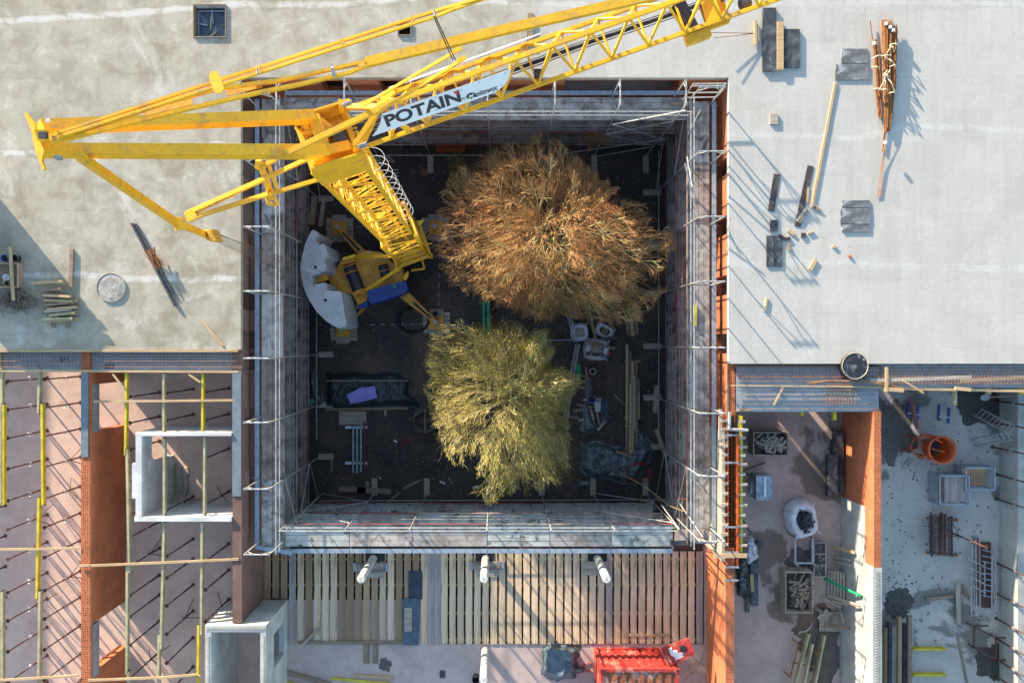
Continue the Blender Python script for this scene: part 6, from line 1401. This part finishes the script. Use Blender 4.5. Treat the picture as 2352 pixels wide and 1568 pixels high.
plank('loose_board', 2092,912, 2108,985, .14, -2.1, .04, m_redt, 'reddish board leaning on the left blue trestle')
sheet('manhole_cover', 2033,915,2050,930,-3,.012,m_flCl if False else m_sill,'faint square lid set in the floor below the precast strip','lid')
def ladder(a_, b_, wid, n, label, m=m_rail):
    t = thing('ladder', label, 'ladder', tuple((Vector(a_)+Vector(b_))/2)); a_, b_ = Vector(a_), Vector(b_); d_ = (b_-a_).normalized(); sd_ = d_.cross(Vector((0,0,1))).normalized()*wid/2
    for g in (-1,1): s = MB(); s.bar(a_+sd_*g, b_+sd_*g, .03, .07); s.build('rail', m, t)
    for k in range(n): s = MB(); q = a_.lerp(b_, (k+.5)/n); s.tube(q-sd_, q+sd_, .016); s.build('rung', m, t)
ladder(P(2244,945,-2.9), P(2330,990,-1.4), .42, 9, 'aluminium ladder standing against the right room props')
ladder(P(2232,1016,-2.95), P(2322,1000,-1.5), .35, 8, 'second aluminium ladder leaning below the first one', m_steel)
plank('broomstick', 2272,912, 2350,909, .03, -2.0, .03, m_pine, 'thin wooden stick reaching to the right edge behind the shovel', 'stick')
s = MB(); c = P(2264,913,-2.2); s.prism([(c.x+.2*math.cos(k*.6)*1.1, c.y+.14*math.sin(k*.6)) for k in range(10)], -2.25, -2.22); one(s, 'shovel', m_steel, 'pale shovel blade near the muddy patch at the right edge', 'shovel')
def cage(u0, v0, u1, v1, label, fill):
    a_, b_ = P(u0,v1,-2.15), P(u1,v0,-2.15); t = thing('mesh_cage', label, 'mesh box', ((a_.x+b_.x)/2,(a_.y+b_.y)/2,-3)); s = MB()
    cs = [(a_.x,a_.y),(b_.x,a_.y),(b_.x,b_.y),(a_.x,b_.y)]
    for i in range(4):
        p, q = cs[i], cs[(i+1)%4]; s.bar((*p,-3),(*p,-2.1),.05); s.bar((*p,-2.13),(*q,-2.13),.05); s.bar((*p,-2.9),(*q,-2.9),.05)
    s.build('frame', m_steelb, t); s = MB()
    for i in range(4):
        p, q = Vector((*cs[i],0)), Vector((*cs[(i+1)%4],0)); L = (q-p).length; n = int(L/.09)
        for k in range(1, n): x = p.lerp(q, k/n); s.tube((x.x,x.y,-2.9),(x.x,x.y,-2.13),.005,3)
        for k in range(7): s.tube((p.x,p.y,-2.8+k*.1),(q.x,q.y,-2.8+k*.1),.005,3)
    s.build('mesh', m_steelb, t)
    for k in range(3): s = MB(); y = a_.y+.08+(b_.y-a_.y-.1)*k/3; s.box(a_.x+(.3 if fill else .1), y, -2.7, b_.x-.08, y+(b_.y-a_.y)/3-.03, -2.6 if not fill else -2.3); s.build('board', m_grey if fill else m_old, t)
cage(2158,1092,2225,1158,'mesh box with pale boards inside standing in front of another mesh box', True)
cage(2218,1074,2284,1124,'mesh box with dark boards standing behind the paler one', False)
t = thing('prop_rack', 'steel rack holding a stack of rusty props', 'prop rack', tuple(P(2162,1225,-3))); rn = random.Random(2)
for k in range(14): s = MB(); u_ = 2134+k*4.0; s.tube(P(u_,1180+rn.uniform(-6,6),-2.75+.12*(k%3)), P(u_+rn.uniform(-2,2),1276+rn.uniform(-6,4),-2.75+.12*(k%3)), .035, 8); s.build('prop', random.choice((m_prop,m_prop,m_dsteel,m_propi)), t)
s = MB(); 
for v in (1190,1270): s.bar(P(2128,v-1,-2.95), P(2200,v+5,-2.95), .07); s.bar(P(2128,v,-2.95), P(2128,v,-2.4), .05); s.bar(P(2196,v,-2.95), P(2200,v+4,-2.2), .05)
s.build('rack_frame', m_rust, t)
t = thing('scaffold_frame_stack', 'stack of galvanised scaffold frames and rails along the low right wall', 'scaffold parts', tuple(P(2256,1330,-3)))
for k,(u_,v0,v1,m) in enumerate(((2232,1250,1415,m_rail),(2236,1240,1400,m_steel),(2241,1236,1412,m_rail),(2279,1245,1396,m_rail),(2283,1270,1385,m_steel),(2287,1262,1388,m_rail),(2252,1300,1405,m_steel),(2262,1290,1370,m_rail))): s = MB(); s.tube(P(u_,v0,-2.7), P(u_+rn.uniform(-2,2),v1,-2.7), .028); s.build('tube', m, t)
s = MB(); a_, b_ = P(2240,1390,-2.85), P(2248,1235,-2.85); s.box(a_.x,a_.y,-2.95,b_.x,b_.y,-2.85); s.build('panel', m_redt, t)
s = MB(); a_, b_ = P(2256,1395,-2.9), P(2276,1245,-2.9); s.box(a_.x,a_.y,-2.98,b_.x,b_.y,-2.9); s.build('panel', m_prop, t)
for k in range(9): s = MB(); v = 1262+k*13; s.bar(P(2256,v,-2.65), P(2278,v+5,-2.65), .035); s.build('rung', m_steelb, t)
for k in range(4): s = MB(); s.bar(P(2222+k*2,1282+k*20,-2.6), P(2262,1300+k*20,-2.6), .045); s.build('ledger', m_steel, t)
plank('loose_beam', 2201,1339, 2203,1434, .20, -2.88, .06, m_greyx, 'grey plank lying across a timber in the right room')
plank('loose_beam', 2127,1376, 2192,1369, .14, -3, .10, m_oldx, 'brown squared timber left of the grey plank', 'timber'); plank('loose_beam', 2208,1362, 2226,1370, .12, -3, .10, m_oldx, 'short piece of squared timber right of the grey plank', 'timber'); plank('loose_beam', 2212,1342, 2226,1376, .10, -2.9, .05, m_oldx, 'short slanted board right of the grey plank', 'board')
t = thing('scrap_tubing', 'rusty square tube frame lying at the lower right', 'frame', tuple(P(2270,1470,-3))); s = MB(); z = -2.6
for a_, b_ in (((2232,1436),(2270,1436)),((2238,1436),(2237,1486)),((2232,1486),(2268,1486)),((2238,1438),(2290,1466)),((2285,1464),(2322,1463)),((2288,1464),(2286,1516)),((2286,1516),(2325,1514)),((2240,1488),(2290,1516))): s.bar(P(*a_,z), P(*b_,z), .06)
for a_ in ((2232,1436),(2237,1486),(2288,1464),(2286,1516)): q = P(*a_,z); s.bar(q, (q.x,q.y,-3), .05)
s.build('tubes', m_prop, t)
for k,(u0,w_,v0,m,z) in enumerate(((2034,.14,1440,m_old,.2),(2042,.1,1430,m_dsteel,.3),(2053,.22,1436,m_grey,.35),(2065,.16,1415,m_old,.5),(2077,.16,1431,m_dsteel,.3),(2088,.16,1413,m_oldx,.45))):
    s = MB(); s.bar(P(u0,v0,-3+z), P(u0-1,1600,-3+z), w_, min(.2, z*.9)); one(s, 'long_beam', m, ['leftmost dark timber','narrow dark steel beam','wide pale grey beam','long brown-green beam','dark blue-black beam','rightmost beam with a blue end'][k]+' in the stack below the muddy patch', 'beam', 'beams stacked below the muddy patch')
for k,(v) in enumerate((1491,1550)):
    a_, b_ = P(2098,v,-2.8), P(2175,v,-2.8); s = MB(); s.bar(a_-Vector((0,0,.02)), b_-Vector((0,0,.02)), .1, .04); s.bar(a_-Vector((0,0,.1)), b_-Vector((0,0,.1)), .03, .119); s.bar(a_-Vector((0,0,.18)), b_-Vector((0,0,.18)), .1, .04)
    one(s, 'formwork_beam', m_yel, ['upper yellow beam lying on the floor of the right room','lower yellow beam lying on the floor of the right room'][k], 'beam')
plank('loose_board', 2200,1462, 2228,1600, .1, -3, .04, m_oldx, 'long thin board slanting down at the bottom of the right room')
# stains and mud on the floors
def stain(u, v, ru, rv, m, label, seed, z=-2.996):
    c = P(u, v, z); k = (H-z)/F; s = MB(); n = 60; vs_ = [(c.x, c.y, z)]
    for i in range(n):
        a_ = 6.2832*i/n; rr = 1+.45*noise.noise((math.cos(a_)*1.8+seed, math.sin(a_)*1.8, 0))+.15*noise.noise((math.cos(a_)*7, math.sin(a_)*7, seed)); vs_.append((c.x+ru*k*rr*math.cos(a_), c.y+rv*k*rr*math.sin(a_), z))
    s.add(vs_, [(0, i+1, (i+1)%n+1) for i in range(n)]); o = s.build('ground_stain', m); tag(o, label, 'stain', kind='structure'); return o
m_mud = mat('wet_mud', (.075,.068,.058), (.045,.042,.04), 6, .6, fine=.3); m_wet = mat('damp_concrete', (.12,.10,.085), (.09,.075,.065), 3, .5, fine=.2); m_rst = mat('rusty_damp', (.17,.10,.06), (.10,.075,.06), 3, .6, fine=.2)
stain(2040,985,58,75,m_wet,'damp patch',1); stain(2250,930,50,45,m_mud,'mud patch',2); stain(2062,1385,38,38,m_mud,'mud patch',3); stain(2300,1520,55,45,m_mud,'mud patch',4)
stain(1842,1285,34,30,m_wet,'damp patch',5); stain(1880,1440,62,60,m_rst,'rusty damp patch',6,-2.997); stain(1890,1500,50,70,m_wet,'damp patch',8,-2.993); stain(1315,1492,20,24,m_wet,'damp patch',9); stain(885,1525,14,16,m_wet,'damp patch',10)
stain(1350,880,40,60,mat('reddish_earth', (.075,.045,.032), (.05,.035,.03), 3, .9),'reddish earth',11,GZ+.006)
rn = random.Random(77); s = MB()
for k in range(500):
    ux, vx = (rn.gauss(2150,90), rn.gauss(1130,170)) if k < 300 else (rn.gauss(2050,45), rn.gauss(1390,50))
    if not (2032 < ux < 2290 and 900 < vx < 1560): continue
    c = P(ux, vx, -3); r_ = rn.uniform(.012,.045); s.lathe(c.x, c.y, [(r_,-3),(r_*.8,-3+r_*.6),(0,-3+r_*.7)], 5)
tag(one(s, 'mud_crumbs', m_mud, 'scattered mud crumbs on the floor of the bottom right room', 'mud'), kind='stuff')

# leaf litter and grit on the courtyard ground
rn = random.Random(101); s = MB()
for k in range(2600):
    ux, vx = (rn.gauss(1265,170), rn.gauss(640,190)) if k % 2 else (rn.gauss(1210,170), rn.gauss(930,170))
    if not (725 < ux < 1500 and 350 < vx < 1140): continue
    c = P(ux, vx, GZ+.012); a_ = rn.uniform(0, 6.28); r_ = rn.uniform(.02,.045); s.add([c+Vector((r_*math.cos(a_+q*1.57), r_*math.sin(a_+q*1.57), rn.uniform(0,.012))) for q in range(4)], [(0,1,2,3)])
tag(one(s, 'leaf_litter', mat('fallen_leaf', (.30,.16,.05), (.16,.09,.04), 9, .8, fine=0), 'brown leaf litter scattered over the ground below the two trees', 'leaf litter'), kind='stuff')
s = MB()
for k in range(900):
    c = P(rn.uniform(722,1510), rn.uniform(345,1145), GZ); r_ = rn.choice((.012,.02,.02,.03,.05)); s.lathe(c.x, c.y, [(r_,GZ),(r_*.8,GZ+r_*.7),(0,GZ+r_*.8)], 5)
tag(one(s, 'loose_stones', mat('pale_stone', (.24,.22,.20), (.14,.13,.12), 9, .9), 'loose pale stones and grit on the dark courtyard ground', 'stones'), kind='stuff')
for k,(u0,v0,u1,v1,m) in enumerate(((1010,1105,1022,1110,m_white),(1030,1095,1040,1112,m_tarpc),(905,1010,912,1016,m_white),(870,1095,876,1100,m_pale),(880,615,890,620,m_pale),(1085,1120,1098,1116,m_white),(760,1040,762,1085,m_oldx),(1410,905,1440,935,m_oldx))):
    plank('litter_scrap', u0, v0, u1, v1, .08, GZ, .02, m, ['white scrap of foil on the ground left of the lower tree tip','bluish scrap of film at the lower left of the yellow-green tree','small white scrap beside the steel pipes','tiny pale chip above the wide planks','tiny pale chip below the crane mast','white scrap right below the lower tree tip','thin stick on the ground left of the steel pipes','thin brown stick left of the long plank stack'][k], 'scrap')
